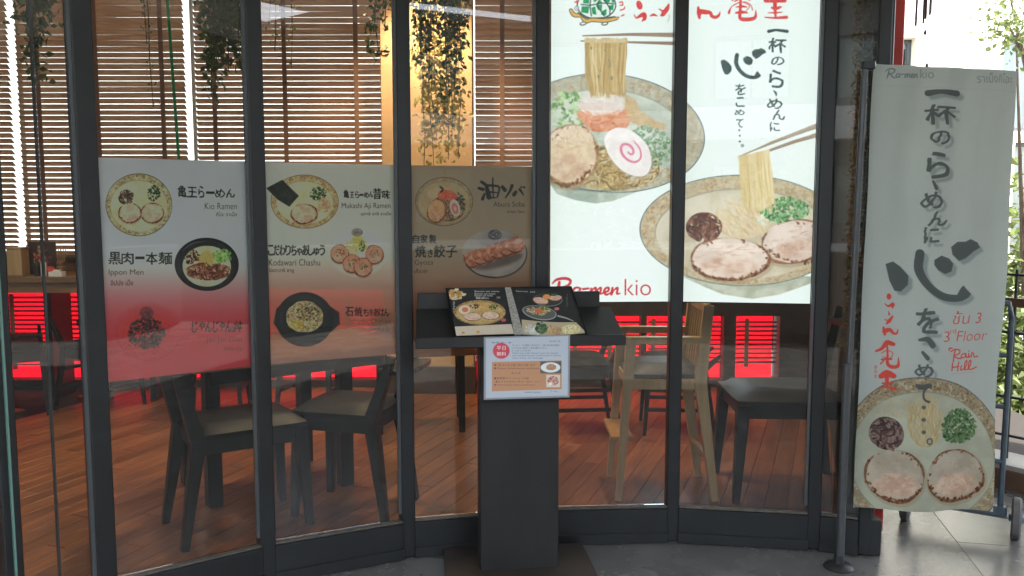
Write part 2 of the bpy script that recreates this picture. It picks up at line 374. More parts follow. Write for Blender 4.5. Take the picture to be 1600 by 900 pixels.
def strands(c, cx, cy, rx, ry, n, cols, w, al=0.9, curl=1.0, rot=None):
    for i in range(n):
        a = rnd(0, 6.28); q = math.sqrt(R_.random()); x = cx + math.cos(a) * rx * q; y = cy + math.sin(a) * ry * q
        th = rnd(0, 6.28) if rot is None else math.radians(rot) + rnd(-.35, .35); L = min(rx, ry) * rnd(.35, .8); P = [(x, y)]
        for k in range(4):
            th += rnd(-.9, .9) * curl; x += math.cos(th) * L / 3; y += math.sin(th) * L / 3
            u = (x - cx) / rx; v = (y - cy) / ry; m = math.hypot(u, v)
            if m > 1: x = cx + u / m * rx; y = cy + v / m * ry
            P.append((x, y))
        c.line(P, [w * .7, w, w, w * .6], jit(R_.choice(cols), 12), al)
def bowl(c, cx, cy, rx, ry, rot=0, rim=0.12, soup=(206, 192, 160), soup2=(222, 212, 186), band=(202, 188, 152), speck=(128, 92, 48), edge=(120, 124, 118), den=1.0, ioff=0.03):
    c.poly(ell(cx, cy, rx, ry, rot, 110), edge, 1, col2=tuple(v * .8 for v in edge), cell=4)
    c.poly(ell(cx, cy, rx * .988, ry * .982, rot, 110), band, 1, col2=tuple(v * .9 for v in band), cell=5)
    ring = c.cover([ell(cx, cy, rx * .98, ry * .97, rot, 110)])
    c.put(ring, speck, 0.42, col2=speck, cell=3.4, thr=0.57); c.put(ring, speck, 0.38, col2=tuple(v * .7 for v in speck), cell=2.0, thr=0.6); c.put(ring, speck, .35, col2=(222, 216, 194), cell=7, thr=0.6)
    for i in range(int(rx * .9 * den)):
        a = rnd(0, 6.28); q = rnd(1 - rim, .985); x = rx * q * math.cos(a); y = ry * q * math.sin(a); r = math.radians(rot)
        c.poly(ell(cx + x * math.cos(r) - y * math.sin(r), cy + x * math.sin(r) + y * math.cos(r), rnd(.4, 1.6), rnd(.3, .9), rnd(0, 180), 7, irr=.2, seed=i), jit(speck, 20), .7)
    c.poly(ell(cx, cy + ry * ioff, rx * (1 - rim) * 1.01, ry * (1 - rim * 1.25) * 1.015, rot, 110), tuple(v * .86 for v in soup), 1)
    c.poly(ell(cx, cy + ry * ioff * 1.4, rx * (1 - rim), ry * (1 - rim * 1.25), rot, 110), soup, 1, col2=soup2, cell=rx * .25)
    c.poly(ell(cx - rx * .2, cy - ry * .35, rx * .4, ry * .25, rot), tuple(min(255, v + 16) for v in soup2), .5, soft=rx * .08)
GREEN = [(70, 120, 62), (104, 152, 84), (48, 92, 50), (140, 176, 112), (84, 138, 76)]
NOOD = [(214, 190, 128), (198, 170, 104), (228, 208, 152), (184, 152, 90)]
DARKM = [(84, 52, 44), (60, 36, 32), (112, 72, 56), (132, 94, 80)]

def heart_kanji(c, ox, oy, sx, sy, col, al=1.0, **k):
    """the big brush character (kokoro), strokes laid out on a 150 x 100 field"""
    f = lambda P: [(ox + x * sx, oy + y * sy) for x, y in P]
    A = f([(2, 40), (14, 36), (26, 44), (38, 58), (37, 72), (26, 83), (16, 82), (8, 66)])
    B = strokepoly(f([(55, 22), (53, 48), (66, 72), (88, 88), (112, 92), (128, 88)]), [13 * sx, 13 * sx, 12 * sx, 12 * sx, 11 * sx, 7 * sx])
    B2 = f([(112, 86), (118, 76), (122, 72), (128, 80), (134, 86), (128, 92), (118, 97)])
    C_ = f([(76, 32), (88, 25), (101, 30), (107, 38), (104, 50), (94, 54), (82, 48), (76, 40)])
    D = f([(104, 12), (114, 4), (126, 4), (134, 0), (146, 6), (150, 14), (138, 20), (126, 30), (116, 34), (106, 24)])
    c.polys([A, B, B2, C_, D], col, al, **k)
def script_ramen(c, ox, oy, sx, sy, col, w, al=1.0, kio=True, **k):
    """'Ra-men kio' lettering on a 156 x 30 field: brush script + light sans"""
    f = lambda P: [(ox + x * sx, oy + y * sy) for x, y in P]; W_ = w
    L = [([(12, 6), (10, 16), (5, 28)], [W_ * 1.3, W_ * 1.5, W_ * .7]), ([(1, 8), (8, 2), (20, 0), (29, 3), (27, 10), (18, 14), (11, 14)], [W_ * .6, W_ * 1.2, W_ * 1.4, W_ * 1.3, W_ * 1.2, W_, W_ * .7]),
         ([(14, 14), (20, 20), (27, 27), (33, 24)], [W_, W_ * 1.4, W_, W_ * .5]), ([(43, 15), (37, 15), (33, 21), (37, 26), (43, 20), (45, 15), (43, 24), (48, 24)], [W_ * .8, W_, W_ * 1.2, W_, W_ * .8, W_, W_, W_ * .5]),
         ([(49, 17), (58, 16)], [W_ * 1.1, W_ * .9]), ([(62, 16), (60, 26), (64, 18), (69, 15), (68, 26), (72, 18), (77, 15), (76, 24), (80, 24)], [W_ * .9, W_ * 1.2, W_ * .7, W_, W_ * 1.2, W_ * .7, W_, W_, W_ * .5]),
         ([(80, 23), (88, 20), (89, 15), (84, 16), (82, 22), (86, 26), (93, 22)], [W_ * .7, W_, W_, W_, W_ * 1.2, W_, W_ * .5]), ([(95, 15), (93, 26), (97, 19), (103, 15), (102, 24), (107, 24)], [W_, W_ * 1.2, W_ * .7, W_, W_ * 1.1, W_ * .5])]
    c.polys([strokepoly(f(P), ww) for P, ww in L], col, al, **k)
    if kio: c.text('kio', ox + 114 * sx, oy + 1 * sy, ox + 155 * sx, oy + 27 * sy, col, al=al, off=-0.012)
BK = (52, 56, 52)
# ------------------------------------------------------------------ plan of the curved shopfront
NODE = [(-2.06, 2.20), (-1.640, 2.69), (-1.446, 2.915), (-0.972, 3.262), (-0.445, 3.515), (0.125, 3.655), (0.715, 3.690), (1.315, 3.600), (1.512, 3.535)]
NODE = [Vector((a, b, 0)) for a, b in NODE]
H_TOP = 3.42; RAIL = 0.165
def bay(i):
    a, b = NODE[i], NODE[i + 1]; d = (b - a); L = d.length; d.normalize(); n = Vector((d.y, -d.x, 0))   # n points to the camera side
    return a, b, d, n, L
def bay_quad(i, u0, u1, z0, z1, off):
    """corners TL TR BR BL of a sheet on bay i, u from its left node in metres, off towards the viewer (+) or inside (-)"""
    a, b, d, n, L = bay(i); z = Vector((0, 0, 1)); p = a + d * u0 + n * off; q = a + d * u1 + n * off
    return [p + z * z1, q + z * z1, q + z * z0, p + z * z0]

# ------------------------------------------------------------------ prints
def paint_lightbox(i, quad, W_=900):
    q = [proj(p) for p in quad]; wpx = q[1][0] - q[0][0]; xmid = (q[0][0] + q[1][0]) / 2
    c = Cv(W_, int(W_ * (quad[0] - quad[3]).length / (quad[1] - quad[0]).length), q, (236, 247, 243))
    # unevenness of the white sheet over its tubes
    # chopsticks + brand row
    RED = (214, 62, 62); G = (30, 142, 88); K = (44, 62, 62)
    # turtle emblem
    c.polys([ell(932, 8, 31, 22, 0)], K); c.polys([ell(932, 8, 29.3, 20.4, 0)], (226, 240, 232))
    for P in ([(912, -3), (921, -3), (920, 6), (911, 5)], [(909, 10), (921, 10), (919, 21), (908, 19)], [(925, -4), (938, -4), (929, 4)], [(924, 12), (930, 10), (932, 23), (926, 22)], [(931, 8), (941, 7), (940, 17), (934, 15)], [(943, -4), (956, -4), (950, 6), (944, 2)], [(941, 17), (948, 14), (947, 24), (939, 23)], [(950, 9), (959, 7), (958, 16), (952, 15)], [(932, 5), (938, 0), (941, 4), (935, 7)], [(955, -3), (959, -2), (960, 4), (956, 4)]):
        c.poly(P, G)
    for P in ([(924, -6), (922, 8), (924, 25)], [(940, -6), (934, 8), (944, 25)], [(942, -2), (952, 12), (953, 24)], [(908, 7), (922, 8), (942, 5), (960, 6)]): c.line(P, 1.6, K)
    c.line([(892, 16), (897, 23), (908, 25), (915, 33), (925, 31), (945, 32), (962, 29), (967, 27)], [6, 7.5, 6, 7, 7, 7, 6, 2], K); c.line([(892, 16), (897, 23), (908, 25), (915, 33), (925, 31), (945, 32), (962, 29), (967, 27)], [4, 5.5, 4, 5, 5, 5, 4, 1], (222, 170, 84))
    c.line([(903, 19), (912, 27), (930, 28), (950, 27), (961, 26)], 1.4, K)
    for x in (911, 945): c.poly(ell(x, 37, 5.5, 2.8, -10), K); c.poly(ell(x, 36.8, 4, 1.6, -10), (240, 232, 220))
    c.poly(ell(901, 13, 3.6, 3.6), K); c.poly(ell(901, 13, 2.8, 2.8), (236, 244, 240)); c.poly(ell(901.5, 13, .9, .9), K)
    for P in ([(898, 3), (903, 4), (901, 1)], [(968, 4), (972, 3), (973, 8), (969, 8)], [(969, 16), (975, 14), (976, 11)], [(971, 25), (975, 23)]): c.line(P, 1.8, RED)
    # らーめ | ん 亀 王
    c.poly(ell(999, 8, 4.6, 7.2, -18, irr=.05), RED); c.polys([strokepoly([(991, 23), (994, 28), (1000, 25), (1006, 23), (1007, 29), (1003, 33)], [1.2, 2, 5, 8, 6, 1.5])], RED)
    c.line([(1016, 25), (1021, 23), (1027, 25)], [1.5, 4, 1.2], RED); c.polys([strokepoly([(1045, 7), (1042, 14), (1036, 22), (1033, 24)], [3, 7, 7, 3]), strokepoly([(1030, 14), (1035, 17), (1040, 15)], [1.5, 3, 2])], RED); c.line([(1045, 23), (1046, 28), (1043, 34)], .8, (150, 150, 150))
    c.polys([strokepoly([(1091, 11), (1092, 20), (1093, 28)], [3, 7, 4]), strokepoly([(1094, 18), (1103, 19), (1110, 20), (1112, 25), (1118, 27), (1123, 24), (1125, 19)], [8, 7, 5, 5, 5, 4, 1.5])], RED)
    for P, w in (([(1139, 20), (1142, 12), (1150, 6), (1164, 3), (1173, 8), (1176, 16)], [4, 1.2, 1.2, 1.2, 1.2, 1.4]), ([(1148, 2), (1160, -3), (1172, 0)], 2), ([(1150, 20), (1160, 19), (1168, 20)], [3, 5, 2]), ([(1150, 11), (1160, 10), (1167, 11)], [1.5, 3.5, 1.5]), ([(1157, -4), (1157, 10), (1156, 26), (1160, 30), (1172, 30), (1180, 27), (1181, 16)], [4, 4, 5, 6, 6, 5, 1]), ([(1147, 8), (1158, 3), (1171, 9), (1166, 17)], 1.2), ([(1144, 1), (1149, -4)], 2)): c.line(P, w, RED)
    c.polys([strokepoly([(1196, 1), (1212, -1), (1226, 1)], [6, 11, 6]), strokepoly([(1206, 12), (1212, 13), (1220, 11)], [3, 6, 3]), strokepoly([(1211, -2), (1211, 14), (1212, 27)], [7, 5, 3]), strokepoly([(1195, 27), (1210, 28), (1229, 27)], [1.5, 3, 5]), strokepoly([(1200, 20), (1212, 20), (1222, 19)], [1.2, 2.6, 1.2])], RED)
    # slogan
    c.line([(1201, 49), (1212, 47), (1222, 48), (1230, 49)], [5, 3.6, 4.4, 5], K)
    for t, x0, y0, x1, y1 in (('杯', 1201, 60, 1228, 82), ('の', 1205, 89, 1225, 102), ('ら', 1202, 110, 1224, 137), ('め', 1199, 154, 1222, 170), ('ん', 1207, 172, 1227, 187), ('に', 1203, 191, 1218, 205), ('を', 1149, 131, 1165, 148), ('こ', 1150, 152, 1163, 167), ('め', 1148, 171, 1163, 180), ('て', 1150, 186, 1161, 199)):
        c.text(t, x0, y0, x1, y1, K, off=0.03, wob=0.05)
    c.line([(1209, 142), (1212, 145), (1213, 149)], [1.5, 3.5, 2], K)
    for x, y in ((1155, 203.5), (1156, 212), (1156, 221)): c.poly(ell(x, y, 1.6, 1.3), K)
    c.poly(ell(1160, 227.5, 2.4, 2.2), K); c.poly(ell(1160, 227.5, 1.4, 1.2), (236, 247, 243))
    heart_kanji(c, 1125, 75, .48, .50, K)
    # upper bowl
    c.poly([(858, 285), (870, 303), (900, 313), (931, 318), (958, 314), (990, 302), (1040, 280), (1060, 262), (1000, 280)], (158, 172, 160), 1, col2=(188, 200, 186), cell=16)
    bowl(c, 951, 208, 151, 93, 5, rim=.2, soup=(178, 186, 172), soup2=(206, 212, 196), band=(192, 190, 168), speck=(168, 122, 66), edge=(120, 132, 132), ioff=.02)
    c.line([(860, 284), (890, 294), (933, 298), (975, 295), (1015, 284)], [2, 3, 3, 3, 2], (80, 90, 92), .55)
    # lower bowl
    c.poly([(1066, 432), (1100, 448), (1130, 460), (1175, 467), (1215, 461), (1250, 449), (1290, 434), (1240, 430), (1150, 438)], (168, 172, 152), 1, col2=(196, 200, 182), cell=16)
    bowl(c, 1160, 360, 161, 87, 1, rim=.16, soup=(196, 184, 158), soup2=(214, 206, 184), band=(204, 192, 160), speck=(168, 108, 52), edge=(124, 136, 134), ioff=.05)
    # contents: upper
    leaves_(c, 886, 175, 28, 34, 90, [(120, 160, 96), (150, 184, 120), (96, 140, 84), (178, 204, 150)], 4.2, rot=-40)
    c.poly(ell(945, 182, 42, 24, 5, irr=.05, seed=2), (206, 134, 92), 1, col2=(222, 164, 124), cell=8); strands(c, 945, 188, 40, 18, 70, [(204, 110, 66), (222, 150, 106), (190, 92, 54)], 1.8, .7)
    c.poly(ell(940, 160, 36, 18, 0, irr=.06, seed=4), (224, 214, 206), .85, soft=2); strands(c, 940, 163, 38, 18, 110, [(238, 232, 226), (222, 208, 200), (232, 216, 208)], 1.1, .8)
    strands(c, 958, 262, 74, 34, 420, [(190, 160, 104), (164, 132, 78), (212, 186, 134), (120, 96, 60)], 2.0, .95)
    c.poly([(978, 148), (992, 156), (1000, 172), (1020, 186), (1042, 196), (1040, 203), (1005, 200), (985, 190), (975, 170)], (186, 148, 96), .85, soft=2, col2=(206, 176, 126), cell=8)
    chashu(c, 890, 243, 44, 50, 12, (212, 190, 160), (176, 142, 100), 5)
    strands(c, 888, 243, 34, 40, 40, [(230, 214, 190), (188, 156, 116), (206, 172, 134)], 1.6, .35)
    for q in range(95):
        a = rnd(0, 6.28); r = math.sqrt(R_.random()); x = 1020 + 34 * r * math.cos(a); y = 228 + 30 * r * math.sin(a) + (x - 1020) * .25; s = rnd(2.5, 4.6)
        c.poly(ell(x, y, s, s * .75, rnd(0, 180), 9), jit((104, 140, 104), 26)); c.poly(ell(x, y - .4, s * .55, s * .4, rnd(0, 180), 8), jit((156, 186, 146), 22))
    c.poly(ell(984, 240, 30, 45, -42, irr=.018, seed=9), (176, 168, 156), .6, soft=2); c.poly(ell(982, 237, 29, 44, -42, irr=.02, seed=9), (236, 228, 226), 1, col2=(244, 240, 238), cell=14)
    sp = []
    for t in np.linspace(0, 1, 15):
        a = 6.0 + t * 9.6; r = (1 - t) * .66 + .1; x = 22 * r * math.cos(a); y = 33 * r * math.sin(a); k = math.radians(-42); sp.append((983 + x * math.cos(k) - y * math.sin(k), 236 + x * math.sin(k) + y * math.cos(k)))
    c.line(sp, [2, 3.6, 4.4, 4, 3.4, 3], (226, 142, 164)); c.line(sp, [1, 1.8, 2.2, 2, 1.6, 1], (218, 120, 148), .6)
    # lifted noodles + chopsticks
    c.poly([(913, 62), (980, 61), (979, 84), (977, 120), (978, 152), (960, 148), (940, 146), (921, 144), (917, 112), (914, 86)], (176, 150, 104), 1, col2=(196, 172, 124), cell=8)
    for k in range(85):
        x = rnd(914, 978); b = rnd(128, 154); e = x + (948 - x) * .14 + rnd(-5, 5); c.line([(x, 62 + rnd(-3, 2)), (x + rnd(-1.5, 1.5), 85), ((x + e) / 2 + rnd(-3, 3), 112), (e, b)], [1.6, 2.4, 2.6, 1.8], jit(R_.choice([(206, 180, 124), (190, 160, 100), (214, 194, 146), (166, 138, 84), (178, 146, 90)]), 12), .8)
    for x, y in ((924, 75), (945, 78), (952, 95), (953, 102), (970, 66), (938, 110), (956, 122), (935, 120)): c.poly(ell(x, y, rnd(1, 2.4), rnd(2, 4), rnd(-30, 30), 9, irr=.1), (84, 96, 72), .7)
    c.polys([[(910, 55), (985, 51.5), (1062, 51), (1062, 58.5), (985, 56), (910, 57)]], (146, 122, 104)); c.polys([[(907, 63), (985, 64.5), (1062, 65), (1062, 71), (985, 67.5), (907, 65)]], (140, 116, 98))
    for q in range(5): c.line([(1000, 52.6 + q), (1062, 52 + q * 1.2)], .5, jit((170, 148, 126), 14), .6)
    for k in range(26): c.line([(914 + k * 2.6, 66), (914 + k * 2.6 + rnd(-.6, .6), 60 + rnd(-1, 2)), (915.5 + k * 2.6, 66)], 1.8, jit((206, 186, 140), 12))
    # contents: lower
    strands(c, 1160, 338, 46, 34, 260, [(226, 208, 172), (214, 192, 150), (232, 216, 186), (204, 176, 132)], 1.8, .75, rot=60, curl=.5)
    strands(c, 1100, 355, 27, 22, 190, [(112, 70, 54), (88, 52, 42), (140, 94, 76), (70, 42, 36)], 2.6, .95)
    leaves_(c, 1196, 340, 18, 12, 60, [(226, 228, 212), (206, 214, 190)], 2.6)
    leaves_(c, 1226, 328, 38, 20, 420, [(70, 128, 78), (96, 150, 92), (128, 176, 116), (58, 108, 66), (146, 184, 134)], 2.6)
    chashu(c, 1242, 378, 54, 34, -12, (214, 196, 184), (122, 84, 62), 12)
    chashu(c, 1141, 405, 62, 34, 3, (218, 200, 186), (112, 76, 54), 14)
    c.poly([(1153, 243), (1176, 240), (1202, 233), (1204, 255), (1207, 285), (1210, 318), (1188, 330), (1166, 318), (1158, 280)], (214, 194, 146), 1, col2=(226, 210, 168), cell=9)
    for k in range(60):
        x = rnd(1154, 1202); e = x + rnd(2, 12); c.line([(x, 244 - (x - 1154) * .2), ((x + e) / 2 + rnd(-2, 2), 280), (e, rnd(300, 336))], [1.6, 2.4, 1.4], jit(R_.choice([(226, 206, 154), (206, 182, 126), (236, 222, 182), (216, 190, 130)]), 10), .7)
    c.polys([[(1149, 247), (1205, 221), (1290, 187), (1290, 196), (1215, 222), (1152, 246)], [(1202, 233), (1240, 219), (1290, 203), (1290, 211), (1245, 223), (1203, 237)]], (156, 138, 118)); c.line([(1160, 241), (1290, 189)], .8, (196, 176, 152), .8)
    # brand at foot
    script_ramen(c, 862, 435, 1.0, .98, (196, 44, 54), 3.2)
    # soft brightness of the tubes and grain
    gx = vnoise(c.h, c.w, c.w * .6, 4, 2)[..., None]; vg = np.clip(1 - (np.abs(c.px - xmid) / (wpx * .5)) ** 4, 0, 1)[..., None]; c.a[..., :3] = c.a[..., :3] * (0.95 + 0.04 * gx + .04 * vg) + .025; c.grain(.015)
    return c.image('lightbox_print', soft=.7)

def bot_fade(c, y0, y1, col, a0, film0, film1):
    """film density and ink run from y0 down to y1 (printed fade, its colour painting in the glow behind)"""
    t = np.clip((c.py - y0) / (y1 - y0), 0, 1); t = (t * t * (3 - 2 * t))[..., None]
    c.a[..., :3] = c.a[..., :3] * (1 - t * a0) + np.array(col, np.float32) / 255 * t * a0
    c.a[..., 3] = film0 + (film1 - film0) * t[..., 0]
def paint_poster1(quad):
    q = [proj(p) for p in quad]; c = Cv(760, int(760 * (quad[0] - quad[3]).length / (quad[1] - quad[0]).length), q, (204, 208, 198))
    bot_fade(c, 380, 540, (214, 74, 82), .97, .98, .86)  # red foot stands in for interior glow showing through
    F = dict(film=1)
    K = (50, 52, 46); T_ = (66, 66, 60)
    bowl(c, 217, 320, 52, 49, 4, rim=.15, soup=(196, 184, 152), soup2=(206, 198, 170), band=(196, 184, 148), speck=(116, 96, 58), edge=(96, 84, 58), den=2)
    strands(c, 218, 303, 14, 12, 40, [(212, 196, 138), (222, 208, 156)], 1.4, .7, rot=90, curl=.4); strands(c, 197, 308, 12, 11, 70, [(98, 76, 60), (72, 56, 46), (128, 104, 84)], 1.6); leaves_(c, 240, 302, 11, 12, 110, [(58, 84, 56), (78, 104, 66), (44, 66, 46)], 1.5)
    chashu(c, 203, 333, 17.5, 16, 0, (206, 176, 150), (74, 50, 34), 3); chashu(c, 238, 333, 18, 16, 0, (206, 174, 148), (74, 50, 34), 7)
    for t, x0, y0, x1, y1, o in (('亀', 278, 290, 291, 308, .02), ('王', 293, 292, 308, 308, .03), ('ら', 310, 291, 319, 309, .02), ('ー', 322, 299, 335, 303, .03), ('め', 336, 295, 351, 309, .02), ('ん', 353, 295, 367, 309, .03)): c.text(t, x0, y0, x1, y1, K, off=o, wob=.06)
    c.text('Kio Ramen', 320, 317, 370, 327, T_, off=-.01); c.text('คิโอะ ราเม็ง', 338, 331, 370, 338, T_)
    for t, x0, x1 in (('黒', 170, 189), ('肉', 190, 208), ('一', 212, 226), ('本', 228, 246), ('麺', 248, 269)): c.text(t, x0, 394 if t != '一' else 401, x1, 413 if t != '一' else 405, K, off=.025, wob=.04)
    c.text('Ippon Men', 170, 421, 224, 432, T_, off=-.01); c.text('อิปปง เม็ง', 173, 437, 208, 446, T_)
    c.poly(ell(323, 413, 50, 41.5, 2, 90), (34, 38, 38), **F); c.poly(ell(323, 413, 46, 38, 2, 90), (58, 64, 62), 1, col2=(40, 44, 44), cell=14, **F); c.poly(ell(323, 416, 38, 32, 2), (196, 182, 156), 1, col2=(210, 198, 176), cell=8, **F)
    c.line([(285, 392), (300, 381), (323, 376)], [1, 3, 1], (120, 130, 126), .6)
    strands(c, 325, 399, 26, 14, 130, [(216, 206, 160), (226, 216, 178), (204, 190, 140)], 1.5); leaves_(c, 300, 402, 12, 12, 60, [(92, 60, 48), (120, 84, 66), (70, 48, 40)], 2); leaves_(c, 347, 401, 15, 11, 90, [(140, 180, 104), (170, 202, 132), (118, 158, 88)], 2.2)
    c.poly(ell(322, 405, 12, 13, 0, irr=.08), (226, 164, 96), .75, soft=2.5)
    strands(c, 326, 424, 35, 13, 170, [(128, 76, 54), (98, 56, 42), (156, 104, 78), (176, 124, 96)], 2.2)
    # third dish, faint on the fade
    c.poly(ell(232, 520, 52, 44, 0, 90), (150, 60, 62), .35, soft=7); c.poly(ell(230, 518, 36, 30, 0), (190, 70, 54), .4, soft=5)
    c.poly(ell(229, 489, 11, 10), (118, 56, 62), .6); strands(c, 229, 489, 9, 8, 40, [(86, 50, 54), (150, 90, 92)], 1, .7)
    c.line(ell(232, 520, 50, 43, 0, 40, a0=20, a1=200), 1.0, (120, 60, 62), .6); leaves_(c, 229, 521, 29, 25, 420, [(44, 34, 30), (62, 44, 38), (34, 28, 28), (96, 58, 46)], 2.0)
    for k in range(60): c.poly(ell(229 + rnd(-40, 40), 522 + rnd(-26, 34), rnd(.5, 1.3), rnd(.4, 1), 0, 7), (70, 36, 34), .6)
    for t, x0, x1 in (('じ', 300, 309), ('ゃ', 311, 320), ('ん', 321, 331), ('じ', 333, 341), ('ゃ', 343, 351), ('ん', 352, 362), ('丼', 364, 379)): c.text(t, x0, 502, x1, 519 if t != 'ゃ' else 517, (40, 34, 32), off=.03, wob=.04, shear=.1, film=.9)
    c.text('Jan Jan Don', 322, 526, 378, 537, (80, 54, 50), off=-.01, film=.8); c.text('จังจัง ด้ง', 350, 541, 378, 548, (90, 60, 56))
    c.grain(.02); return c.image('poster_print', 1.55, con=1.4)
def paint_poster2(quad):
    q = [proj(p) for p in quad]; c = Cv(760, int(760 * (quad[0] - quad[3]).length / (quad[1] - quad[0]).length), q, (196, 192, 180))
    bot_fade(c, 385, 500, (160, 118, 100), .85, .97, .58)
    K = (50, 52, 46); T_ = (72, 68, 60); F = dict(film=1)
    bowl(c, 476, 315, 53, 42, 2, rim=.17, soup=(202, 188, 156), soup2=(212, 200, 172), band=(198, 180, 142), speck=(150, 112, 66), edge=(120, 98, 66), den=1.5)
    strands(c, 472, 300, 16, 10, 50, [(214, 192, 134), (226, 204, 150)], 1.4, .7, rot=90, curl=.4); leaves_(c, 497, 302, 13, 11, 130, [(64, 92, 56), (88, 116, 70), (52, 74, 48), (120, 140, 90)], 1.6)
    strands(c, 506, 322, 10, 12, 40, [(198, 160, 128), (180, 138, 108)], 1.8, .6)
    chashu(c, 475, 334, 21, 16, 4, (204, 170, 146), (84, 54, 38), 8)
    c.poly([(416, 294), (441, 281), (467, 306), (452, 323), (434, 312)], (50, 54, 42), 1, col2=(66, 70, 54), cell=4, **F)
    for k in range(18): c.line([(rnd(422, 458), rnd(288, 314)), (rnd(424, 460), rnd(288, 314))], .5, (84, 88, 70), .35)
    for t, x0, y0, x1, y1 in (('亀', 537, 297, 545, 309), ('王', 547, 300, 553, 309), ('ら', 555, 299, 561, 309), ('ー', 562, 303, 568, 306), ('め', 569, 300, 576, 309), ('ん', 577, 299, 583, 308), ('昔', 583, 294, 596, 311), ('味', 597, 297, 609, 311)): c.text(t, x0, y0, x1, y1, K, off=.03, wob=.05)
    c.text('Mukashi Aji Ramen', 534, 317, 610, 328, T_, off=-.01); c.text('มุกาชิ อาจิ ราเม็ง', 564, 331, 611, 338, T_)
    for k, t in enumerate('こだわりちゃあしゅう'): c.text(t, 419 + k * 8.9, 383 if t not in 'ゃゅ' else 387, 427.4 + k * 8.9, 399, K, off=.045)
    c.text('Kodawari Chashu', 420, 405, 500, 415, T_, off=-.01); c.text('โคดาวาริ ชาชู', 420, 419, 459, 427, T_)
    c.poly(ell(560, 395, 44, 38, 0, 80), (206, 202, 192), .5, soft=2)
    for x, y, s in ((531, 397, 1), (550, 412, 5), (585, 398, 9), (567, 418, 11)): chashu(c, x, y, 14.5, 15, 0, (204, 142, 116), (70, 40, 30), s); leaves_(c, x, y - 2, 7, 6, 26, [(70, 92, 52), (96, 116, 68)], 1.1)
    strands(c, 557, 385, 16, 12, 80, [(218, 190, 124), (230, 206, 150), (204, 172, 104)], 1.5); c.poly(ell(559, 374, 9, 7, 0, irr=.1), (232, 178, 104), .7, soft=2); leaves_(c, 566, 385, 5, 9, 50, [(72, 104, 58), (90, 126, 70)], 1.4)
    c.poly(ell(558, 363, 9, 6.5), (120, 112, 108), .55); strands(c, 558, 363, 8, 5, 34, [(90, 84, 82), (170, 160, 150)], .9, .7)
    # stone pot
    c.polys([[(432, 482), (448, 470), (452, 520), (440, 522), (427, 505)], [(512, 476), (530, 488), (531, 506), (518, 518), (505, 524)]], (42, 42, 40), 1, col2=(60, 58, 54), cell=6, **F); c.line([(430, 500), (438, 514), (445, 520)], 1.2, (120, 112, 92), .7)
    c.poly(ell(476, 499, 45, 42.5, 0, 90), (34, 34, 34), 1, **F); c.poly(ell(475, 496, 38, 34, 0, 90), (56, 56, 54), 1, col2=(38, 38, 38), cell=12, **F); c.poly(ell(476, 498, 35, 31, 0, 90), (36, 36, 34), 1, **F)
    c.poly(ell(476, 495, 29, 25, 0, irr=.04), (160, 148, 108), 1, col2=(192, 182, 146), cell=4, **F)
    leaves_(c, 476, 495, 27, 23, 420, [(196, 186, 150), (172, 160, 116), (136, 124, 84), (208, 200, 170), (184, 140, 96), (150, 104, 76)], 1.7); leaves_(c, 480, 488, 18, 12, 40, [(82, 92, 58), (100, 74, 54)], 1.8); leaves_(c, 462, 507, 12, 8, 60, [(196, 176, 96), (178, 158, 84)], 1.8)
    for t, x0, x1 in (('石', 540, 552), ('焼', 554, 566), ('ち', 568, 576), ('ゃ', 577, 583), ('あ', 584, 592), ('は', 592, 600), ('ん', 600, 608)): c.text(t, x0, 480 if t in '石焼' else 482, x1, 494, K, off=.03, wob=.04, film=.85)
    c.text('Ishiyaki Chahan', 546, 498, 610, 507, (96, 84, 76), off=-.01, film=.7); c.text('อิชิยากิ ชาฮัง', 576, 511, 610, 518, (100, 90, 82))
    c.grain(.02); return c.image('poster_print', 1.55, con=1.4)
